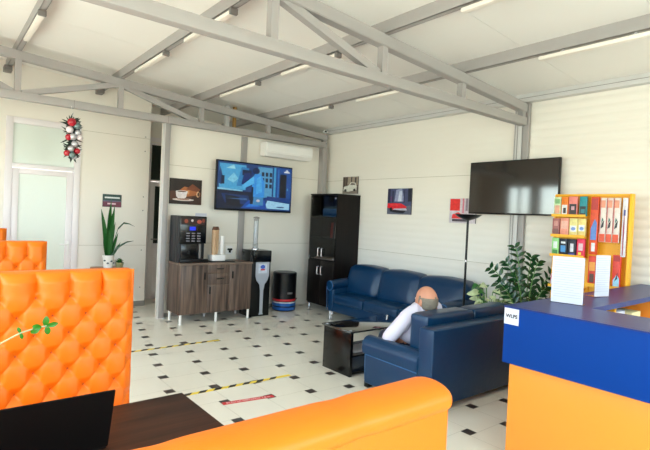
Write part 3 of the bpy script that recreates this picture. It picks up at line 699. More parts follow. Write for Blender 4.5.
# ------------------------------------------------------------------ soft furnishing helper
def cushion(b, x0, x1, y0, y1, z0, z1, m, puff=.02, n=10, rnd=.04, seed=0):
    """rounded box with bulging faces, built as a subdivided cube"""
    tb = bmesh.new(); bmesh.ops.create_cube(tb, size=2.0)
    bmesh.ops.subdivide_edges(tb, edges=tb.edges[:], cuts=n, use_grid_fill=True)
    seen = tb.verts[:]
    c = Vector(((x0 + x1) / 2, (y0 + y1) / 2, (z0 + z1) / 2)); h = Vector((x1 - x0, y1 - y0, z1 - z0)) / 2
    for v in seen:
        p = v.co.copy()
        q = Vector((p.x * h.x, p.y * h.y, p.z * h.z))
        inner = Vector([max(-(h[i] - rnd), min(h[i] - rnd, q[i])) if h[i] > rnd else 0 for i in range(3)])
        d = q - inner
        if d.length > 1e-9: q = inner + d.normalized() * min(rnd, max(d.length, 0) if max(abs(d.x), abs(d.y), abs(d.z)) < rnd * .999 else rnd)
        for ax in range(3):
            o = [i for i in range(3) if i != ax]
            if abs(p[ax]) > .999: q[ax] += math.copysign(puff * (1 - p[o[0]] ** 2) * (1 - p[o[1]] ** 2), p[ax])
        nz = noise.noise(Vector((q.x * 7 + seed, q.y * 7, q.z * 7))) * .004
        v.co = c + q + q.normalized() * nz
    me = bpy.data.meshes.new('tmp_cushion'); tb.to_mesh(me); tb.free()
    n0 = len(b.bm.faces); b.bm.from_mesh(me); bpy.data.meshes.remove(me); b.bm.faces.ensure_lookup_table(); i = b.mi(m)
    for f in b.bm.faces[n0:]: f.material_index = i

# sofa along the right wall (faces -x)
r = thing('blue_sofa', 'long blue leather three-seat sofa along the wall under the car pictures', 'sofa', (5.45, 4.95, 0), 'blue leather sofas')
SY0, SY1, SXF = 3.74, 6.16, 5.05
b = MB(); b.box(SXF + .03, 5.84, SY0 + .02, SY1 - .02, .13, .30, BLUEL, bev=.02, seg=3); b.box(5.64, 5.86, SY0 + .04, SY1 - .04, .2, .80, BLUEL, bev=.03, seg=3); b.build('base', r)
w = (SY1 - SY0 - .32) / 3
for k in range(3):
    a = SY0 + .16 + k * w
    b = MB(); cushion(b, SXF, 5.60, a + .003, a + w - .003, .27, .43, BLUEL, .018, seed=k); b.build('seat_cushion', r)
ext = [0.0, 0.0, 0.0]
yb = [3.80, 4.60, 5.36, 6.10]
for k in range(3):
    b = MB(); cushion(b, 5.40, 5.70, yb[k] + .002, yb[k + 1] - .002, .40, .87, BLUEL, .035, rnd=.07, seed=5 + k)
    for v in b.bm.verts: v.co.x += (v.co.z - .42) * .26 - .04
    b.build('back_cushion', r)
for (ya, yb_) in ((SY0, SY0 + .17), (SY1 - .17, SY1)):
    b = MB(); yc = (ya + yb_) / 2
    b.box(SXF + .02, 5.84, ya + .02, yb_ - .02, .13, .52, BLUEL, bev=.02, seg=3)
    b.cyl((SXF + .0, yc, .545), (5.80, yc, .60), .085, BLUEL, n=24); arm = b.build('arm', r, smooth=60)
    b = MB(); pts = [(SXF - .004, yc + .075 * math.cos(t), .545 + .075 * math.sin(t)) for t in [PI * 1.9 - k * PI * 1.5 / 12 for k in range(13)]]
    pts = [(SXF - .002, yc - .06, .16)] + pts[::-1] + [(SXF - .002, yc + .06, .16)] if False else pts
    b.tube(pts, .006, PIPING, n=6); b.tube([(SXF + .012, yb_ - .02, .15), (SXF + .008, yb_ - .015, .35), (SXF, yb_ - .012, .50)], .005, PIPING, n=6); b.build('piping', arm)
for lx in (5.09, 5.78):
    for ly in (SY0 + .08, SY1 - .08):
        b = MB(); b.cyl((lx, ly, 0), (lx, ly, .135), .02, CHROME, n=12); b.build('leg', r)

# near sofa (faces +y), its back to the viewer
r = thing('blue_sofa', 'blue leather two-seat sofa the man sits on, its back towards the counter', 'sofa', (4.15, 3.05, 0), 'blue leather sofas')
AX0, AX1, AY0, AY1 = 3.33, 5.02, 2.61, 3.45
b = MB(); b.box(AX0 + .02, AX1 - .02, AY0 + .01, AY1 - .03, .05, .30, BLUEL, bev=.015, seg=3); b.build('base', r)
b = MB(); b.box(AX0 + .005, AX1 - .005, AY0, AY0 + .16, .05, .735, BLUEL, bev=.018, seg=3); b.build('back_frame', r)
for (xa, xb) in ((3.50, 4.175), (4.18, 4.85)):
    b = MB(); cushion(b, xa, xb, 2.84, AY1, .27, .42, BLUEL, .018, seed=xa); b.build('seat_cushion', r)
for (xa, xb) in ((3.46, 4.17), (4.18, 4.89)):
    b = MB(); cushion(b, xa, xb, 2.775, 2.99, .42, .815, BLUEL, .006, rnd=.035, seed=xa + 3); b.build('back_cushion', r)
for (xa, xb, sg) in ((AX0, AX0 + .18, -1), (AX1 - .18, AX1, 1)):
    b = MB(); xc = (xa + xb) / 2
    b.box(xa + .012, xb - .012, AY0 + .16, AY1 - .01, .05, .43, BLUEL, bev=.02, seg=3)
    # rolled top running front to back
    prof = [(-.09, .36), (-.10, .42), (-.09, .475), (-.055, .515), (0, .53), (.055, .515), (.085, .475), (.085, .41), (.07, .36)]
    b.prism([(xc + p[0], AY0 + .15, p[1] - .02) for p in prof], (0, AY1 - AY0 - .13, 0), BLUEL, bev=.008)
    arm = b.build('arm', r, smooth=60)
    b = MB(); b.tube([(xa + .008, AY0 + .17, .325), (xa + .004, AY1 - .05, .335), (xa + .02, AY1 - .012, .33), (xa + .03, AY1 - .008, .08)], .005, PIPING, n=6); b.build('piping', arm)
for lx in (AX0 + .07, AX1 - .07):
    for ly in (AY0 + .06, AY1 - .02):
        b = MB(); b.box(lx - .03, lx + .03, ly - .03, ly + .03, 0, .06, BLACK, bev=.006); b.build('leg', r)

# coffee table
r = thing('coffee_table', 'low black lacquered coffee table with glossy top between the blue sofas', 'table', (3.9, 3.95, 0))
b = MB(); b.box(3.40, 4.42, 3.71, 4.20, .462, .48, mat('black_glass_top', (12, 12, 14), .04, coat=1.0, spec=.8), bev=.004); b.build('top', r)
for xa in (3.42, 4.365):
    b = MB(); b.box(xa, xa + .035, 3.73, 4.18, 0, .462, BLKLAC, bev=.003); b.build('side_panel', r)
b = MB(); b.box(3.455, 4.365, 3.74, 4.17, .20, .22, BLKLAC); b.build('shelf', r)
b = MB(); b.box(3.455, 4.365, 3.74, 4.17, .02, .045, BLKLAC); b.build('lower_shelf', r)
for xa in (3.437, 4.385):
    for ya in (3.76, 4.15):
        b = MB(); b.cyl((xa, ya, .48), (xa, ya, .485), .014, CHROME, n=14); b.build('cap', r)
b = MB(); b.box(3.55, 3.85, 3.80, 4.02, .221, .236, PAPER); tag(b.build('magazine'), 'white magazine on the shelf of the low black table', 'magazine')

# floor lamp
r = thing('floor_lamp', 'black torchiere floor lamp standing between the two blue sofas', 'lamp', (5.16, 3.60, 0))
b = MB(); b.lathe([(.11, 0), (.11, .015), (.03, .025), (.02, .04)], (5.16, 3.60, 0), BLACK, n=28); b.build('base', r)
b = MB(); b.cyl((5.16, 3.60, .03), (5.16, 3.60, 1.71), .014, BLACK, n=14); b.cyl((5.16, 3.60, 1.18), (5.16, 3.60, 1.2), .018, CHROME, n=14); b.build('pole', r)
b = MB(); b.lathe([(.02, 1.69), (.06, 1.705), (.12, 1.73), (.165, 1.765), (.16, 1.765), (.11, 1.738), (.02, 1.715)], (5.16, 3.60, 0), BLACK, n=32); b.build('lamp_shade', r, smooth=60)

# ------------------------------------------------------------------ man
def skin_mesh(verts, edges, radii, sub=2, root=0):
    me = bpy.data.meshes.new('tmp'); me.from_pydata([Vector(v) for v in verts], edges, [])
    ob = bpy.data.objects.new('tmp', me); COL.objects.link(ob)
    ob.modifiers.new('s', 'SKIN')
    sk = me.skin_vertices[0].data
    for k, rr in enumerate(radii):
        sk[k].radius = (rr, rr) if not isinstance(rr, tuple) else rr
        sk[k].use_root = (k == root)
    m2 = ob.modifiers.new('u', 'SUBSURF'); m2.levels = sub; m2.render_levels = sub
    dg = bpy.context.evaluated_depsgraph_get(); dg.update()
    res = bpy.data.meshes.new_from_object(ob.evaluated_get(dg))
    bpy.data.objects.remove(ob); return res
def add_me(b, me, m):
    n0 = len(b.bm.faces); b.bm.from_mesh(me); b.bm.faces.ensure_lookup_table(); i = b.mi(m)
    for f in b.bm.faces[n0:]: f.material_index = i
HC = Vector((3.775, 3.06, .888)); HS = 1.17
man = thing('person', 'balding grey-haired man in a pale shirt sitting on the nearer blue sofa, seen from behind', 'person', (3.72, 3.2, 0))
J = dict(pel=(3.78, 3.24, .50), wa=(3.72, 3.20, .57), ch=(3.75, 3.13, .67), nb=(3.78, 3.08, .80), nk=(3.78, 3.06, .82), hd=(3.775, 3.065, .87),
         sl=(3.61, 3.12, .755), el=(3.455, 3.255, .50), wl=(3.64, 3.37, .50), sr=(3.97, 3.08, .80), er=(4.02, 3.26, .56), wr=(3.93, 3.45, .55),
         hl=(3.70, 3.26, .48), kl=(3.72, 3.56, .48), al=(3.72, 3.56, .10), tl=(3.71, 3.64, .04),
         hr=(3.88, 3.26, .48), kr=(3.92, 3.56, .48), ar=(3.93, 3.56, .10), tr=(3.94, 3.64, .04))
keys = list(J); ix = {k: i for i, k in enumerate(keys)}
E2 = [('pel', 'wa'), ('wa', 'ch'), ('ch', 'nb'), ('nb', 'nk'), ('nk', 'hd'), ('nb', 'sl'), ('sl', 'el'), ('el', 'wl'), ('nb', 'sr'), ('sr', 'er'), ('er', 'wr'),
      ('pel', 'hl'), ('hl', 'kl'), ('kl', 'al'), ('al', 'tl'), ('pel', 'hr'), ('hr', 'kr'), ('kr', 'ar'), ('ar', 'tr')]
RD = dict(pel=.11, wa=.11, ch=.12, nb=.07, nk=.052, hd=.05, sl=.055, el=.038, wl=.026, sr=.055, er=.038, wr=.026, hl=.085, kl=.056, al=.036, tl=.03, hr=.085, kr=.056, ar=.036, tr=.03)
b = MB()
add_me(b, skin_mesh([J[k] for k in keys], [(ix[a], ix[c]) for a, c in E2], [RD[k] for k in keys]), SKIN)
# head
vsh = b.ball((0, 0, 0), 1, SKIN, n=32)
for v in vsh:
    p = v.co.copy()
    q = Vector((p.x * .079, p.y * .100, p.z * .118)) * HS
    if p.z < 0: q.x *= 1 + .30 * p.z * abs(p.z); q.y *= 1 - .10 * p.z * p.z; q.y += .018 * (-p.z)
    if p.y < -.2 and p.z < 0: q.y *= 1 - .10 * abs(p.z)
    if p.y > .8 and abs(p.x) < .25 and -.35 < p.z < .1: q.y += .022 * (1 - abs(p.x) / .25) * (.5 + (.1 - p.z))
    if p.y > .75 and .05 < p.z < .25 and abs(abs(p.x) - .4) < .2: q.y -= .008
    v.co = q + HC
for sg in (-1, 1):
    ev = b.ball((0, 0, 0), 1, SKIN, n=12)
    for v in ev:
        p = v.co.copy(); v.co = HC + Vector((sg * (.091 + .012 * p.x * sg + .006 * (-p.y)), -.005 + p.y * .022 , -.014 + p.z * .038))
    b.ball(HC + Vector((sg * .034, .100, .008)), .013, mat('eye_white', (230, 228, 224), .3), n=10); b.ball(HC + Vector((sg * .034, .110, .008)), .006, mat('eye_iris', (50, 60, 70), .2), n=8)
b.ball(HC + Vector((0, .104, -.070)), .02, mat('lips', (180, 104, 96), .5), sc=(1.1, .4, .3), n=10)
# hands with five fingers
def hand(wr, d, side, upv=Vector((0, 0, 1))):
    d = Vector(d).normalized(); s_ = Vector(side).normalized(); w = Vector(wr)
    palm = w + d * .05
    V = [w, w + d * .03, w + d * .085]; Ed = [(0, 1), (1, 2)]; Rr = [.024, (.034, .018), (.036, .015)]
    add_me(b, skin_mesh(V, Ed, Rr, 2), SKIN)
    for k, (o_, L) in enumerate(((-.030, .058), (-.010, .072), (.010, .078), (.030, .070))):
        a = palm + d * .025 + s_ * (-o_); p1 = a + d * (.02 + L * .4) - upv * .003; p2 = p1 + d * L * .3 - upv * .016; p3 = p2 + d * L * .2 - upv * .022
        add_me(b, skin_mesh([a, p1, p2, p3], [(0, 1), (1, 2), (2, 3)], [.009, .009, .008, .0065], 1), SKIN)
    a = w + d * .03 + s_ * .02; p1 = a + s_ * .028 + d * .025; p2 = p1 + d * .03 + s_ * .006 - upv * .01
    add_me(b, skin_mesh([a, p1, p2], [(0, 1), (1, 2)], [.012, .010, .0075], 1), SKIN)
hand(J['wl'], (.35, .85, -.1), (1, -.3, 0)); hand(J['wr'], (-.35, .85, -.1), (-1, -.3, 0))
b.build('body', man, smooth=80)
# hair: band round the sides and back, bald crown
b = MB(); vsh = b.ball((0, 0, 0), 1, HAIR, n=40)
kill = []
for v in vsh:
    p = v.co.copy()
    nn_ = .10 * noise.noise(p * 5)
    keep = (p.z < .36 + nn_ and p.z > -.66 + max(0, p.y) * 1.3 and p.y < .20 + nn_ - .45 * max(0, -p.z))
    q = Vector((p.x * .084, p.y * .106, p.z * .120)) * HS
    if p.z < 0: q.x *= 1 + .30 * p.z * abs(p.z); q.y *= 1 - .10 * p.z * p.z
    q *= 1 + .02 * noise.noise(p * 6)
    v.co = q + HC
    if not keep: kill.append(v)
bmesh.ops.delete(b.bm, geom=kill, context='VERTS'); hair = b.build('hair', man, smooth=80)
sm = hair.modifiers.new('thick', 'SOLIDIFY'); sm.thickness = .008; sm.offset = -1
# shirt
b = MB(); SK = ['wa', 'ch', 'nb', 'sl', 'el', 'wl', 'sr', 'er', 'wr', 'pel']
SR = dict(pel=.145, wa=.165, ch=.150, nb=.085, sl=.086, el=.072, wl=.050, sr=.084, er=.054, wr=.038)
si = {k: i for i, k in enumerate(SK)}
JS = dict(J); JS['wl'] = tuple(Vector(J['wl']).lerp(Vector(J['el']), .25)); JS['wr'] = tuple(Vector(J['wr']).lerp(Vector(J['er']), .25))
add_me(b, skin_mesh([JS[k] for k in SK], [(si[a], si[c]) for a, c in E2 if a in si and c in si], [SR[k] for k in SK], root=9), SHIRT)
for v in b.bm.verts: v.co += Vector((1, 1, 1)) * 0 + v.co.normalized() * 0 + Vector((0, 0, .012)) * noise.noise(v.co * 16)
b.build('shirt', man, smooth=80)
b = MB()
b.tube([HC + Vector((.072 * math.cos(t), -.004 + .074 * math.sin(t), -.112 - .016 * math.sin(t))) for t in [k * PI / 10 * 1.9 + .65 * PI for k in range(-2, 11)]], .016, mat('dark_collar', (60, 62, 96), .8), n=8); b.build('collar', man)
b = MB(); TK = ['pel', 'hl', 'kl', 'al', 'hr', 'kr', 'ar']; ti = {k: i for i, k in enumerate(TK)}
add_me(b, skin_mesh([J[k] for k in TK], [(ti[a], ti[c]) for a, c in E2 if a in ti and c in ti], [.10, .085, .066, .05, .092, .066, .05]), JEANS); b.build('trousers', man, smooth=80)
for a, t in (('al', 'tl'), ('ar', 'tr')):
    b = MB(); A = Vector(J[a]); T = Vector(J[t])
    add_me(b, skin_mesh([(A.x, A.y - .05, .05), (A.x, A.y + .05, .05), (T.x, T.y + .05, .035)], [(0, 1), (1, 2)], [(.045, .045), (.048, .04), (.04, .03)]), SHOE); b.build('shoe', man, smooth=80)

# ------------------------------------------------------------------ plants
def pot(r, c, rt, rb, h, m, soil=True):
    b = MB(); b.lathe([(rb * .9, 0), (rb, .006), (rt, h - .02), (rt * 1.05, h - .015), (rt * 1.05, h), (rt * .92, h), (rt * .9, h - .03)], c, m, n=28); p = b.build('pot', r)
    b = MB(); b.lathe([(.01, h - .045), (rt * .89, h - .04), (rt * .5, h - .028)], c, SOIL, n=20); b.build('soil', r)
    return p
# zz plant
PX = Vector((5.44, 2.96, 0))
r = thing('potted_zz_plant', 'large potted plant with glossy dark leaflets on arching stems beside the post', 'plant', PX)
pot(r, PX, .17, .13, .34, mat('terracotta_grey', (90, 84, 80), .6))
b = MB(); st = MB()
rv = Vector((.78, -.626, 0)); fv = Vector((.626, .78, 0))
stems = [(-.13, .04, 1.40), (.05, .0, 1.29), (.11, -.05, 1.24), (-.40, .05, 1.14), (-.34, -.05, .98), (-.16, -.08, 1.10), (.33, .0, 1.13), (.20, -.1, .96), (.36, .02, .78), (-.22, .06, 1.22)]
for k, (a, f_, hh) in enumerate(stems):
    base = PX + Vector((0, 0, .31)) + rv * a * .15 + fv * f_ * .3
    tip = PX + rv * a + fv * f_ + Vector((0, 0, hh))
    pts = []
    N = 11
    for j in range(N + 1):
        t = j / N; p = base.lerp(tip, t); lat = (tip - base); lat.z = 0
        p = base + lat * (t ** 1.8) + Vector((0, 0, (tip.z - base.z) * (1 - (1 - t) ** 1.35)))
        pts.append(p)
    st.tube(pts, .008, STEM, n=7, radii=[.011 - .008 * j / N for j in range(N + 1)])
    for j in range(4, N + 1):
        d = (pts[min(j + 1, N)] - pts[j - 1]).normalized(); sd = d.cross(fv)
        if sd.length < .1: sd = Vector(rv)
        sd.normalize()
        for sg in (-1, 1):
            L = .125 * (1 - .4 * (j - 4) / N) * random.uniform(.9, 1.15)
            dr = (sd * sg * 1.0 + d * .55 + fv * random.uniform(-.35, .35)).normalized()
            b.leaf(pts[j], pts[j] + dr * L, .046, LEAFD, nrm=(-fv * .8 + Vector((0, 0, .6))), bend=.06, seg=5)
b.build('leaflets', r, smooth=60); st.build('stems', r)
# variegated plant
PV = Vector((5.17, 3.27, 0))
r = thing('variegated_plant', 'smaller pale variegated plant beside the big glossy plant', 'plant', PV)
pot(r, PV, .12, .09, .30, POTW)
b = MB(); st = MB()
for k in range(44):
    a = random.uniform(0, 2 * PI); rr = random.uniform(.04, .20); hh = random.uniform(.50, .93)
    c = PV + Vector((math.cos(a) * rr, math.sin(a) * rr, hh)); base = PV + Vector((0, 0, .27))
    mid = base.lerp(c, .5) + Vector((0, 0, .05)); st.tube([base, mid, c], .004, STEM, n=5)
    dr = Vector((math.cos(a), math.sin(a), random.uniform(-.6, .2))).normalized()
    b.leaf(c, c + dr * random.uniform(.12, .17), .085, LEAFV if k % 3 else LEAF, nrm=(-.5, -.6, .6), bend=.12, seg=6)
b.build('leaves', r, smooth=60); st.build('stems', r)
# plant stand + snake plant
ST = (2.20, 8.08)
r = thing('plant_stand', 'small brown wooden stand under the snake plant by the far wall', 'stand', (ST[0], ST[1], 0))
b = MB(); b.box(1.97, 2.42, 7.90, 8.30, .665, .70, WOODB, bev=.004); b.build('top', r)
for lx in (2.0, 2.39):
    for ly in (7.93, 8.27):
        b = MB(); b.box(lx - .018, lx + .018, ly - .018, ly + .018, 0, .665, WOODB); b.build('leg', r)
PS = Vector((2.17, 8.06, .701))
r = thing('snake_plant', 'tall snake plant in a white pot on the wooden stand', 'plant', PS)
p_ = pot(r, PS, .085, .068, .20, POTW)
b = MB()
for k in range(10):
    a = 2 * PI * k / 10 + .3; rd = PS + Vector((.085 * math.cos(a), .085 * math.sin(a), 0))
for (a0, zz) in ((-1.2, .11), (-1.9, .08), (-2.5, .12), (-.6, .08)):
    c = PS + Vector((.0785 * math.cos(a0), .0785 * math.sin(a0), zz)); b.ball(c, .018, mat('pot_pattern', (60, 72, 84), .4), sc=(1, 1, .7), n=10)
b.build('pattern', p_)
b = MB()
def blade(t):
    return (.55 + .9 * t) if t < .4 else max(.02, .91 * (1 - ((t - .4) / .6) ** 2.2))
SNK = mat('snake_plant_leaf', (38, 96, 40), .35, var=.4, vscale=9, stretch=(3, 3, 12))
for (dx, dy, hh, w_, bx) in ((-.13, .0, .92, .085, -.03), (.02, .02, 1.07, .085, .0), (.06, -.03, .99, .08, .02), (-.02, -.05, .62, .07, -.02), (.14, .02, .55, .06, .04), (.10, .05, .72, .06, .03), (-.07, .05, .45, .06, -.03), (.17, -.02, .40, .05, .05), (.05, .05, .85, .075, .01)):
    b.leaf(PS + Vector((bx * .8, dy * .5, .16)), PS + Vector((dx, dy, hh)), w_, SNK, nrm=(.3, -1, 0), bend=-.03 if dx > 0 else .03, seg=10, shape=blade, thick=.006)
def arcleaf(pts, w_, m):
    i = b.mi(m); rows = []
    pts = [Vector(p) for p in pts]
    for k, p in enumerate(pts):
        t = k / (len(pts) - 1); w = w_ * max(.08, math.sin(PI * (.15 + .85 * t) ** .9)) / 2
        rows.append((b.bm.verts.new(p + Vector((0, .0, w))), b.bm.verts.new(p + Vector((0, -.006, 0))), b.bm.verts.new(p - Vector((0, 0, w)))))
    for k in range(len(rows) - 1):
        for q in (0, 1):
            f = b.bm.faces.new((rows[k][q], rows[k + 1][q], rows[k + 1][q + 1], rows[k][q + 1])); f.material_index = i
arcleaf([PS + Vector(v) for v in ((.03, -.02, .17), (.06, -.03, .40), (.12, -.04, .62), (.20, -.05, .71), (.28, -.06, .70), (.36, -.07, .66))], .035, LEAFD)
arcleaf([PS + Vector(v) for v in ((.03, -.02, .17), (.08, -.03, .26), (.16, -.04, .35), (.26, -.05, .41), (.36, -.06, .43))], .04, LEAFD)
b.build('leaves', r, smooth=60)
PC = Vector((2.335, 8.04, .701))
r = thing('succulent_plant', 'little succulent in a small pot beside the snake plant', 'plant', PC)
pot(r, PC, .062, .048, .085, mat('olive_pot', (150, 150, 110), .4))
b = MB()
for k in range(26):
    a = k * 2.4; rr = .012 + .075 * (k / 26)
    b.leaf(PC + Vector((rr * .3 * math.cos(a), rr * .3 * math.sin(a), .07)), PC + Vector((rr * math.cos(a), rr * math.sin(a), .16 - .05 * k / 26)), .03, LEAF, bend=.1, seg=4)
b.build('leaves', r, smooth=60)

# hanging christmas ornament
r = thing('hanging_ornament', 'hanging garland of red and silver baubles with fir sprigs under the far truss', 'ornament', (1.43, 7.20, 2.27))
OC = Vector((1.43, 7.20, 2.27))
b = MB(); b.tube([OC + Vector((-.02, .02, .70)), OC + Vector((0, 0, .5))], .002, WHITE, n=5); b.build('string', r)
cols = dict(r=mat('bauble_red', (178, 16, 40), .15, coat=.5), s=mat('bauble_silver', (206, 206, 212), .2, metal=.6), w=mat('bauble_pearl', (236, 224, 228), .25), g=mat('bauble_grey', (120, 140, 140), .2, metal=.5))
for (dx, dz, rr, c) in ((-.02, .48, .055, 'r'), (.05, .44, .05, 'g'), (-.04, .38, .045, 'w'), (.06, .35, .042, 's'), (.0, .29, .048, 's'), (-.05, .28, .042, 'r'), (.085, .29, .038, 'w'), (.03, .20, .045, 's'), (-.02, .13, .04, 's'), (.06, .11, .04, 'r'), (-.06, .07, .04, 'r'), (.0, .05, .04, 'g'), (.03, .03, .035, 's')):
    b = MB(); b.ball(OC + Vector((dx, -.02 + random.uniform(-.02, .02), dz)), rr, cols[c], n=18); b.build('bauble', r, smooth=80)
b = MB(); FIR = mat('fir_green', (14, 36, 24), .6, var=.3)
for k in range(260):
    z = random.uniform(0, 1); w = .12 - .06 * abs(z - .8); a = random.uniform(0, 2 * PI)
    c = OC + Vector((random.uniform(-.04, .04), .03, .02 + .5 * z)); d = Vector((math.cos(a), random.uniform(-.3, .3), math.sin(a))) * random.uniform(.05, w + .02)
    b.leaf(c, c + d, .020, FIR, nrm=(0, -1, 0), seg=3)
b.build('fir_sprigs', r)
b = MB(); SN = mat('snowy_twig', (222, 214, 206), .6)
for k in range(22):
    a = random.uniform(0, 2 * PI); c = OC + Vector((0, .03, .35)); d = Vector((math.cos(a) * 1.2, 0, math.sin(a) * .6)) * random.uniform(.08, .13)
    b.leaf(c, c + d, .012, SN, nrm=(0, -1, 0), seg=3)
b.build('pale_twigs', r)

# ------------------------------------------------------------------ reception counter
r = thing('reception_counter', 'blue and orange L-shaped reception counter on the right', 'counter', (3.6, 1.5, 0))
KY0, KY1 = -.9, 1.85
b = MB(); b.prism([(3.166, KY0, 1.06), (3.166, KY1, 1.06), (5.86, KY1 + .06, 1.06), (5.86, 1.50, 1.06), (3.63, 1.485, 1.06), (3.63, KY0, 1.06)], (0, 0, .04), CTOP, bev=.002); b.box(3.124, 3.1655, KY0, KY1, 1.09, 1.10, CTOP); b.build('worktop', r)
b = MB(); b.box(3.1285, 3.165, KY0 + .002, KY1 - .004, .705, 1.089, CBLUE, bev=.002)
b.prism([(3.165, KY1 - .035, .705), (3.165, KY1 - .004, .705), (5.85, KY1 + .056, .705), (5.85, KY1 + .025, .705)], (0, 0, .355), CBLUE); b.build('fascia', r)
b = MB(); b.box(3.183, 3.213, KY0 + .03, KY1 - .03, 0, .80, CORANGE, bev=.002); b.box(3.213, 5.84, KY1 - .06, KY1 - .03, 0, .80, CORANGE); b.build('front_panel', r)
b = MB(); b.box(3.215, 3.60, 1.0, 1.03, 0, 1.06, CORANGE); b.box(3.215, 3.60, 1.0, KY1 - .095, .74, .765, CORANGE); b.box(4.9, 4.93, 1.50, KY1 - .095, 0, 1.06, CORANGE)
b.box(3.66, 5.84, 1.52, KY1 - .095, .74, .765, CORANGE); b.box(4.15, 4.18, 1.52, KY1 - .095, .765, 1.06, YELLOW); b.build('inner_shelf', r)
b = MB(); b.box(3.1265, 3.1285, 1.738, 1.845, .975, 1.086, PAPER); o = b.build('name_label', r)
text('WLPS', .034, BLACK, (3.1262, 1.79, 1.032), (PI / 2, 0, -PI / 2), o)
for (xa, ya, w_, d_, h_, m_, lb) in ((4.25, 1.56, .22, .16, .235, PAPER, 'white carton on the shelf under the counter arm'), (4.62, 1.56, .20, .16, .20, mat('cream_carton', (240, 226, 170), .6), 'cream carton on the shelf under the counter arm'), (5.0, 1.56, .30, .16, .20, mat('teal_carton', (70, 150, 170), .6), 'teal carton on the shelf under the counter arm near the wall')):
    b = MB(); b.box(xa, xa + w_, ya, ya + d_, .766, .766 + h_, m_, bev=.004); tag(b.build('carton'), lb, 'box', 'cartons under the counter')
# sheets in holders on the counter
def sheet(lab, c0, c1, z0, h, footd):
    c0, c1 = Vector((*c0, z0)), Vector((*c1, z0)); d = c1 - c0; nn = Vector((d.y, -d.x, 0)).normalized()
    r = thing('sheet_stand', lab, 'sign holder', (c0 + c1) / 2, 'sheet stands on the counter')
    b = MB(); b.prism([c0, c1, c1 + Vector((0, 0, h)), c0 + Vector((0, 0, h))], nn * -.004, ACRY)
    b.prism([c0 + nn * -.003, c1 + nn * -.003, c1 + nn * footd * -1, c0 + nn * footd * -1], (0, 0, .003), ACRY); b.build('holder', r)
    b = MB(); e_ = d * .015; b.prism([c0 + e_ + nn * .0005 + Vector((0, 0, .006)), c1 - e_ + nn * .0005 + Vector((0, 0, .006)), c1 - e_ + nn * .0005 + Vector((0, 0, h)), c0 + e_ + nn * .0005 + Vector((0, 0, h))], nn * .0012, PAPER); p = b.build('paper', r)
    b = MB()
    for k in range(16):
        zz = Vector((0, 0, h * (.92 - k * .052))); a = c0 + d * .08 + zz + nn * .0019; f_ = c0 + d * (.92 if k % 4 else .7) + zz + nn * .0019
        b.prism([a, f_, f_ + Vector((0, 0, .0035)), a + Vector((0, 0, .0035))], nn * .0003, INK)
    b.build('printed_lines', p)
    return r
sheet('larger white printed sheet in a stand on the blue counter', (3.617, 1.768), (3.662, 1.551), 1.101, .345, .07)
sheet('narrow grey-looking printed sheet in a stand nearer the display rack', (4.225, 1.709), (4.389, 1.66), 1.101, .345, .10)

# ------------------------------------------------------------------ display rack (faces -x)
RX = 5.60
r = thing('display_rack', 'yellow pegboard display rack of packets behind the counter', 'rack', (5.7, 2.33, 0))
b = MB(); b.box(RX, RX + .02, 1.935, 2.72, .10, 2.02, YELLOW)
b.box(RX - .07, RX + .022, 1.925, 1.945, 0, 2.035, YELLOW, bev=.002); b.box(RX - .02, RX + .022, 2.715, 2.735, 0, 2.035, YELLOW, bev=.002); b.box(RX - .03, RX + .03, 1.945, 2.715, 2.015, 2.035, YELLOW, bev=.002)
b.box(RX - .02, RX, 2.325, 2.345, .3, 2.015, YELLOW)
HOLE = mat('pegboard_hole', (214, 140, 16), .7)
for k in range(14):
    for j in range(9): b.box(RX - .0006, RX, 1.97 + .026 * k, 1.978 + .026 * k, 1.40 + .026 * j, 1.408 + .026 * j, HOLE)
b.build('frame', r)
for zz in (1.79, 1.565, 1.345, 1.0, .6, .2):
    b = MB(); b.box(RX - .12, RX, 2.345, 2.715, zz - .012, zz, YELLOW); b.box(RX - .125, RX - .12, 2.345, 2.715, zz - .012, zz + .018, YELLOW); b.build('shelf', r)
b = MB(); b.box(RX - .12, RX, 1.945, 2.325, 1.04, 1.052, YELLOW); b.box(RX - .125, RX - .12, 1.945, 2.325, 1.04, 1.08, YELLOW); b.box(RX - .10, RX, 1.945, 2.325, .4, .412, YELLOW); b.build('shelf', r)
def pack(lab, y0, y1, z0, z1, base, shapes, dep=.03, x=None, grp='packets on the display rack', tilt=0):
    x = x if x is not None else RX - .10
    b = MB(); b.box(x, x + dep, y0, y1, z0, z1, flat(base), bev=.003)
    o = tag(b.build('product_packet'), lab, 'packet', grp)
    p = MB(); picture(p, (x - .0003, y1 - .003, z0 + .003), (0, y0 - y1 + .006, 0), (0, 0, z1 - z0 - .006), shapes); p.build('print', o, smooth=0, keep=True)
pack('pale green packet at the far end of the top rack shelf', 2.628, 2.704, 1.791, 2.0, (196, 214, 168), [((222, 160, 130), R_(.1, .9, .1, .55)), ((120, 170, 110), R_(.1, .9, .65, .9))])
pack('packet with orange top and white label on the top rack shelf', 2.548, 2.622, 1.791, 2.0, (240, 120, 26), [((230, 228, 226), R_(.08, .92, .05, .58)), ((40, 34, 40), R_(.3, .75, .12, .42))])
pack('packet with pink top and black body on the top rack shelf', 2.448, 2.54, 1.791, 2.005, (232, 128, 118), [((34, 26, 30), R_(.05, .95, .04, .62)), ((196, 150, 160), R_(.3, .7, .3, .5))])
pack('packet with teal top and black body on the top rack shelf', 2.350, 2.425, 1.791, 2.005, (24, 140, 150), [((24, 34, 38), R_(.05, .95, .04, .5)), ((40, 120, 130), R_(.2, .8, .15, .35))])
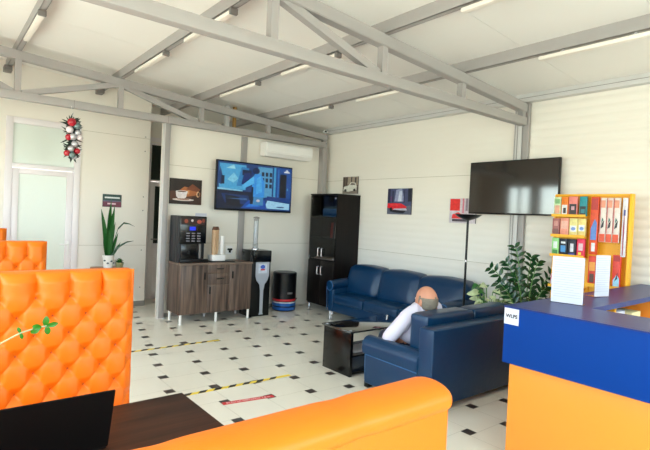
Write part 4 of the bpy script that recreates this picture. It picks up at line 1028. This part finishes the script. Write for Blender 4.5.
pack('brown-pink packet at the far end of the second rack shelf', 2.632, 2.71, 1.566, 1.76, (164, 96, 92), [((120, 70, 66), R_(.1, .9, .1, .4)), ((200, 140, 130), R_(.2, .8, .55, .85))])
pack('plain salmon pink packet on the second rack shelf', 2.53, 2.622, 1.566, 1.765, (240, 150, 128), [((246, 176, 156), R_(.1, .9, .4, .85))])
pack('cream and yellow packet on the second rack shelf', 2.435, 2.522, 1.566, 1.765, (246, 216, 140), [((232, 226, 232), R_(.1, .9, .25, .6)), ((120, 150, 210), E_(.5, .42, .3, .1))])
pack('cream and yellow packet nearest the long boxes on the second shelf', 2.348, 2.43, 1.566, 1.765, (248, 210, 130), [((238, 226, 226), R_(.1, .9, .3, .65)), ((110, 150, 214), E_(.5, .45, .3, .1))])
pack('light green packet at the far end of the third rack shelf', 2.628, 2.705, 1.346, 1.54, (150, 214, 130), [((236, 244, 226), R_(.2, .8, .4, .8)), ((60, 130, 60), R_(.1, .9, .05, .3))])
pack('black packet with blue picture on the third rack shelf', 2.536, 2.62, 1.346, 1.535, (22, 30, 44), [((60, 140, 200), R_(.15, .85, .2, .6)), ((230, 236, 240), R_(.2, .8, .72, .84))])
pack('dark packet with white label on the third rack shelf', 2.44, 2.528, 1.346, 1.535, (24, 30, 46), [((210, 214, 220), R_(.3, .75, .25, .75)), ((40, 60, 150), R_(.1, .9, .05, .18))])
pack('crimson and pink packet on the third rack shelf', 2.348, 2.43, 1.346, 1.545, (226, 50, 84), [((250, 190, 196), R_(.2, .8, .35, .75)), ((250, 220, 60), R_(.2, .6, .1, .25))])
GB = 'long upright boxes on the display rack'
RO = (226, 78, 34)
pack('tallest red-orange long box beside the packet shelves', 2.225, 2.305, 1.385, 2.0, RO, [((180, 40, 34), R_(.05, .95, .78, .98)), ((90, 130, 200), [(.1, .25), (.1, .45), (.6, .62), (.9, .55), (.9, .25)]), ((236, 230, 230), [(.3, .05), (.3, .2), (.8, .2), (.8, .05)])], grp=GB)
for (ya, yb, cc, lb) in ((2.150, 2.212, (238, 214, 204), 'white long box with orange foot nearest the tall red box'), (2.085, 2.145, (240, 206, 196), 'white long box with orange foot in the middle of three'), (2.018, 2.080, (240, 216, 206), 'white long box with orange foot, the nearest of three')):
    pack(lb, ya, yb, 1.525, 1.99, cc, [(RO, R_(0, 1, 0, .18)), ((238, 150, 120), R_(.1, .9, .78, .95)), ((30, 34, 40), [(.2, .3), (.4, .42), (.8, .5), (.7, .34)]), ((60, 110, 100), [(.3, .42), (.4, .56), (.7, .5)]), ((196, 60, 70), R_(0, .12, .2, 1))], grp=GB)
pack('thin white and maroon long box at the near edge of the rack', 1.955, 1.995, 1.385, 1.99, (236, 228, 234), [((150, 30, 60), [(.35, .02), (.3, .5), (.5, .9), (.7, .5), (.65, .02)]), ((60, 60, 130), R_(.3, .8, .7, .8))], grp=GB)
pack('red lower long box behind the narrow sheet', 2.220, 2.30, 1.053, 1.37, (214, 60, 34), [((240, 150, 60), R_(.1, .9, .5, .8)), ((90, 60, 50), R_(.2, .8, .1, .4))], grp=GB)
pack('orange lower long box with a blue corner', 2.110, 2.19, 1.053, 1.37, (236, 100, 34), [((130, 190, 220), [(.4, .02), (.4, .3), (.95, .5), (.95, .02)]), ((40, 40, 50), [(.6, .25), (.95, .55), (.9, .3)])], grp=GB)
pack('red lower long box with a pale blue figure, nearest the viewer', 1.985, 2.06, 1.053, 1.40, (220, 58, 40), [((150, 200, 226), [(.1, .02), (.1, .25), (.6, .42), (.95, .3), (.95, .02)]), ((30, 40, 60), [(.3, .2), (.7, .5), (.7, .3)]), ((170, 34, 34), R_(.1, .9, .82, .98))], grp=GB)
pack('pink and white packet low on the far side of the rack', 2.64, 2.70, 1.001, 1.13, (238, 150, 160), [((236, 240, 244), R_(.1, .9, .1, .5))])

# ------------------------------------------------------------------ floor tapes
YT_ = mat('tape_yellow', (236, 208, 70), .5); BT_ = mat('tape_black', (34, 34, 34), .5)
def tape(lab, x0, x1, y0, y1, w=.05):
    b = MB(); x = x0; L = x1 - x0; k = 0; s_ = .075
    yy = lambda q: y0 + (y1 - y0) * (q - x0) / L
    b.prism([(x0, yy(x0) - w / 2, .0004), (x1, yy(x1) - w / 2, .0004), (x1, yy(x1) + w / 2, .0004), (x0, yy(x0) + w / 2, .0004)], (0, 0, .0008), YT_)
    x = x0 + .02
    while x + s_ + .06 < x1:
        b.prism([(x, yy(x) - w / 2, .0014), (x + s_, yy(x) - w / 2, .0014), (x + s_ + .05, yy(x) + w / 2, .0014), (x + .05, yy(x) + w / 2, .0014)], (0, 0, .0003), BT_)
        x += 2 * s_
    tag(b.build('floor_tape', origin=(x0, y0, 0)), lab, 'tape', 'striped floor tapes')
tape('yellow and black striped tape on the floor in front of the sideboard', 1.30, 2.94, 5.722, 5.726)
tape('yellow and black striped tape on the floor nearer the orange seats', 1.30, 2.94, 4.15, 4.114)
r = thing('floor_sticker', 'long red warning sticker with white lettering on the tiles', 'sticker', (2.235, 3.75, 0))
an = math.atan2(3.715 - 3.785, .475)
b = MB(); b.prism([(1.995, 3.755, .0005), (2.47, 3.682, .0005), (2.478, 3.738, .0005), (2.003, 3.811, .0005)], (0, 0, .0008), mat('sticker_red', (206, 40, 46), .4)); b.build('strip', r)
text('STAU LA DISTANTA 1,5 m', .036, mat('sticker_white', (236, 200, 200), .5), (2.237, 3.7465, .0018), (0, 0, math.atan2(-.073, .475)), r, ext=.0002)

# ------------------------------------------------------------------ dining booths
def tuft(b, x0, x1, z0, z1, y, px, pz, xb, zb, m, depth=.035, ztop=None, nx=280, nz=190):
    """buttoned leather face looking towards -y; button lattice through (xb, zb), top row at ztop"""
    i = b.mi(m); V = []
    for a in range(nz + 1):
        row = []
        for c in range(nx + 1):
            x = x0 + (x1 - x0) * c / nx; z = z0 + (z1 - z0) * a / nz
            u = (x - xb) / px; v = (z - zb) / (2 * pz)
            if z > ztop:
                U = (x - xb) / px; cr = abs(math.sin(PI * U)); hgt = min(1, cr ** .45)
                t = min(1, (z - ztop) / .03); P = abs(math.sin(PI * (u + v))); Q = abs(math.sin(PI * (u - v)))
                h2 = (P ** .7) * .25 + (Q ** .28) * .35 + .40 * min(1, (P * P + Q * Q) * 1.2) ** .6
                hgt = h2 * (1 - t) + hgt * t
            else:
                P = abs(math.sin(PI * (u + v))); Q = abs(math.sin(PI * (u - v))); hgt = (P ** .7) * .25 + (Q ** .28) * .35 + .40 * min(1, (P * P + Q * Q) * 1.2) ** .6
            edge = min(1, (x1 - x) / .05) * min(1, (z1 - z) / .05) * min(1, (x - x0) / .05)
            edge = max(0, edge) ** .45
            row.append(b.bm.verts.new((x, y + .05 - (.012 + depth * hgt) * edge - .0, z)))
        V.append(row)
    for a in range(nz):
        for c in range(nx):
            f = b.bm.faces.new((V[a][c], V[a][c + 1], V[a + 1][c + 1], V[a + 1][c])); f.material_index = i
def booth(lab, xr, y, top, x0=-.62, xb=.415, zb=1.186, buttons=True, wide=None):
    """tufted high-backed bench facing -y; y = plane of the buttoned face"""
    r = thing('booth_seat', lab, 'booth seat', ((x0 + xr) / 2, y, 0), 'orange tufted booth seats')
    b = MB(); z0 = .48
    tuft(b, x0, xr, z0, top, y, .1558, .0945, xb, zb, ORANGE, depth=.050, ztop=zb)
    b.box(x0, xr, y + .049, y + .15, z0, top, ORANGE, bev=.02, seg=3)
    bk = b.build('backrest', r, smooth=80)
    if buttons:
        for k in range(6):
            z = zb - .0945 * k; off = 0 if k % 2 == 0 else .5
            for c in range(-8, 8):
                x = xb + (c + off) * .1558
                if x0 + .06 < x < xr - .04 and z > z0 + .05:
                    q = MB(); q.ball((x, y + .032, z), .011, ORANGED, sc=(1, .6, 1), n=10); q.build('button', bk, smooth=80)
    b = MB(); cushion(b, x0, xr, y - .42, y + .08, .30, .48, ORANGE, .02, rnd=.05); b.build('seat', r)
    b = MB(); b.box(x0 + .02, xr - .02, y - .38, y + .14, .03, .32, ORANGE, bev=.01); b.build('base', r)
    return r
booth('large orange button-tufted booth seat nearest the dark table', .90, 2.765, 1.315)
booth('orange tufted booth seat just behind the nearest one', .835, 5.05, 1.315, xb=.365)
booth('orange tufted booth seat farthest away, only its corner showing by the door', .748, 7.30, 1.325, xb=.30, buttons=False)

# near bench, seen from behind (faces +y)
r = thing('booth_seat', 'orange booth seat closest to the viewer, seen from behind', 'booth seat', (.15, .75, 0), 'orange tufted booth seats')
bx0, bx1 = -.62, .915
b = MB(); i = b.mi(ORANGE)
# back shell with a fat rolled top
NX, NT = 160, 28; ROLLZ = 1.265
rows = []
for c in range(NX + 1):
    t = c / NX; x = bx0 + (bx1 - bx0) * t
    bulge = 1 - .05 * (abs(math.cos(PI * (x - .283) / .36)) ** 30)
    endr = min(1, max(0.0, (bx1 - x)) / .02) ; endl = min(1, (x - bx0) / .05)
    e_ = (1 - (1 - min(endr, endl)) ** 2) ** .5
    row = []
    for k in range(NT + 1):
        a = PI * 1.5 * (k / NT) - PI * .25   # 0 -> far side, pi -> viewer side
        rr = .062 * bulge * (.75 + .25 * e_)
        row.append(b.bm.verts.new((x, .708 - math.cos(a) * rr, ROLLZ + math.copysign(abs(math.sin(a)) ** .8, math.sin(a)) * rr * .56)))
    rows.append(row)
for c in range(NX):
    for k in range(NT):
        f = b.bm.faces.new((rows[c][k], rows[c + 1][k], rows[c + 1][k + 1], rows[c][k + 1])); f.material_index = i
for row in (rows[0], rows[-1]):
    f = b.bm.faces.new(row); f.material_index = i
b.build('top_roll', r, smooth=80)
b = MB(); b.box(bx0, bx1 - .006, .655, .76, .10, ROLLZ - .008, ORANGE, bev=.012, seg=3); b.build('backrest', r)
b = MB(); cushion(b, bx0, bx1, .75, 1.22, .30, .48, ORANGE, .02, rnd=.05); b.build('seat', r)
b = MB(); b.box(bx0 + .02, bx1 - .02, .70, 1.18, .03, .32, ORANGE, bev=.01); b.build('base', r)

# dining tables
def dtable(lab, y0, y1):
    r = thing('dining_table', lab, 'table', (.2, (y0 + y1) / 2, 0), 'dark booth tables')
    b = MB(); b.box(-.62, .995, y0, y1, .722, .75, TABLEW, bev=.002); b.build('tabletop', r)
    for lx in (-.3, .75):
        b = MB(); b.cyl((lx, (y0 + y1) / 2, .02), (lx, (y0 + y1) / 2, .722), .03, BLACK); b.box(lx - .2, lx + .2, (y0 + y1) / 2 - .2, (y0 + y1) / 2 + .2, 0, .02, BLACK, bev=.005); b.build('leg', r)
    return r
dtable('dark wood booth table with the black laptop on it', 1.52, 2.312)

# laptop (lid towards the viewer)
r = thing('laptop', 'open black laptop on the dark booth table, lid towards the viewer', 'laptop', (.34, 2.0, .75))
b = MB(); b.box(.175, .535, 1.915, 2.16, .751, .768, BLACK, bev=.003); b.build('base', r)
b = MB(); b.prism([(.17, 1.915, .757), (.54, 1.915, .757), (.545, 1.86, .985), (.165, 1.86, .985)], (0, .009, .002), mat('laptop_lid', (4, 4, 5), .6, spec=.2), bev=.002); b.build('lid', r)
b = MB(); b.box(.195, .515, 1.935, 2.03, .768, .771, GREYP); b.build('keyboard', r)
b = MB(); b.box(.525, .540, 1.925, 1.94, .762, .776, WHITE, bev=.002); b.build('hinge', r)
# table plant with a long twig reaching into view
PT = Vector((-.05, 2.18, .751))
r = thing('trailing_plant', 'thin trailing twig with small green leaves in front of the tufted seat', 'plant', PT)
pot(r, PT, .07, .055, .11, POTW)
b = MB(); st = MB()
pts = [PT + Vector((.0, 0, .09)), PT + Vector((.04, .02, .22)), PT + Vector((.14, .05, .30)), PT + Vector((.22, .07, .325)), PT + Vector((.27, .09, .352)), PT + Vector((.34, .10, .385)), PT + Vector((.39, .11, .395)), PT + Vector((.435, .12, .400))]
st.tube(pts, .003, mat('pale_twig', (176, 186, 140), .6), n=6)
BL = mat('bright_leaf', (46, 122, 22), .35, var=.3, vscale=30)
def lf_(p, dx, dz, L, w=.026): p = Vector(p); b.leaf(p, p + Vector((dx, 0, dz)).normalized() * L, w, BL, nrm=(0, -1, 0), bend=.05, seg=5, shape=lambda t: math.sin(PI * (.06 + .9 * t ** 1.1)) ** .7)
T = pts[-1]
lf_(T + Vector((-.005, 0, 0)), .1, 1, .040); lf_(T, 1, .15, .044, .022); lf_(T, .2, -1, .038, .024); lf_(pts[-2] + Vector((.02, 0, 0)), -1, -.45, .036); lf_(pts[-2] + Vector((.025, 0, 0)), -1, .35, .034)
for q, dx, dz in ((4, -.3, -1), (4, -.5, 1), (5, .3, -1), (5, -.4, 1), (3, -.2, 1), (3, .2, -1), (2, -.6, .8), (2, .3, -1), (1, -1, .2), (1, 1, .1)):
    lf_(pts[q], dx, dz, .026, .014)
for k in range(14):
    a = k * 2.4; c = PT + Vector((math.cos(a) * .03, math.sin(a) * .03, .10)); b.leaf(c, c + Vector((math.cos(a) * .06, math.sin(a) * .06, .06 + .004 * k)), .03, BL, seg=5)
b.build('leaves', r, smooth=60); st.build('twig', r)
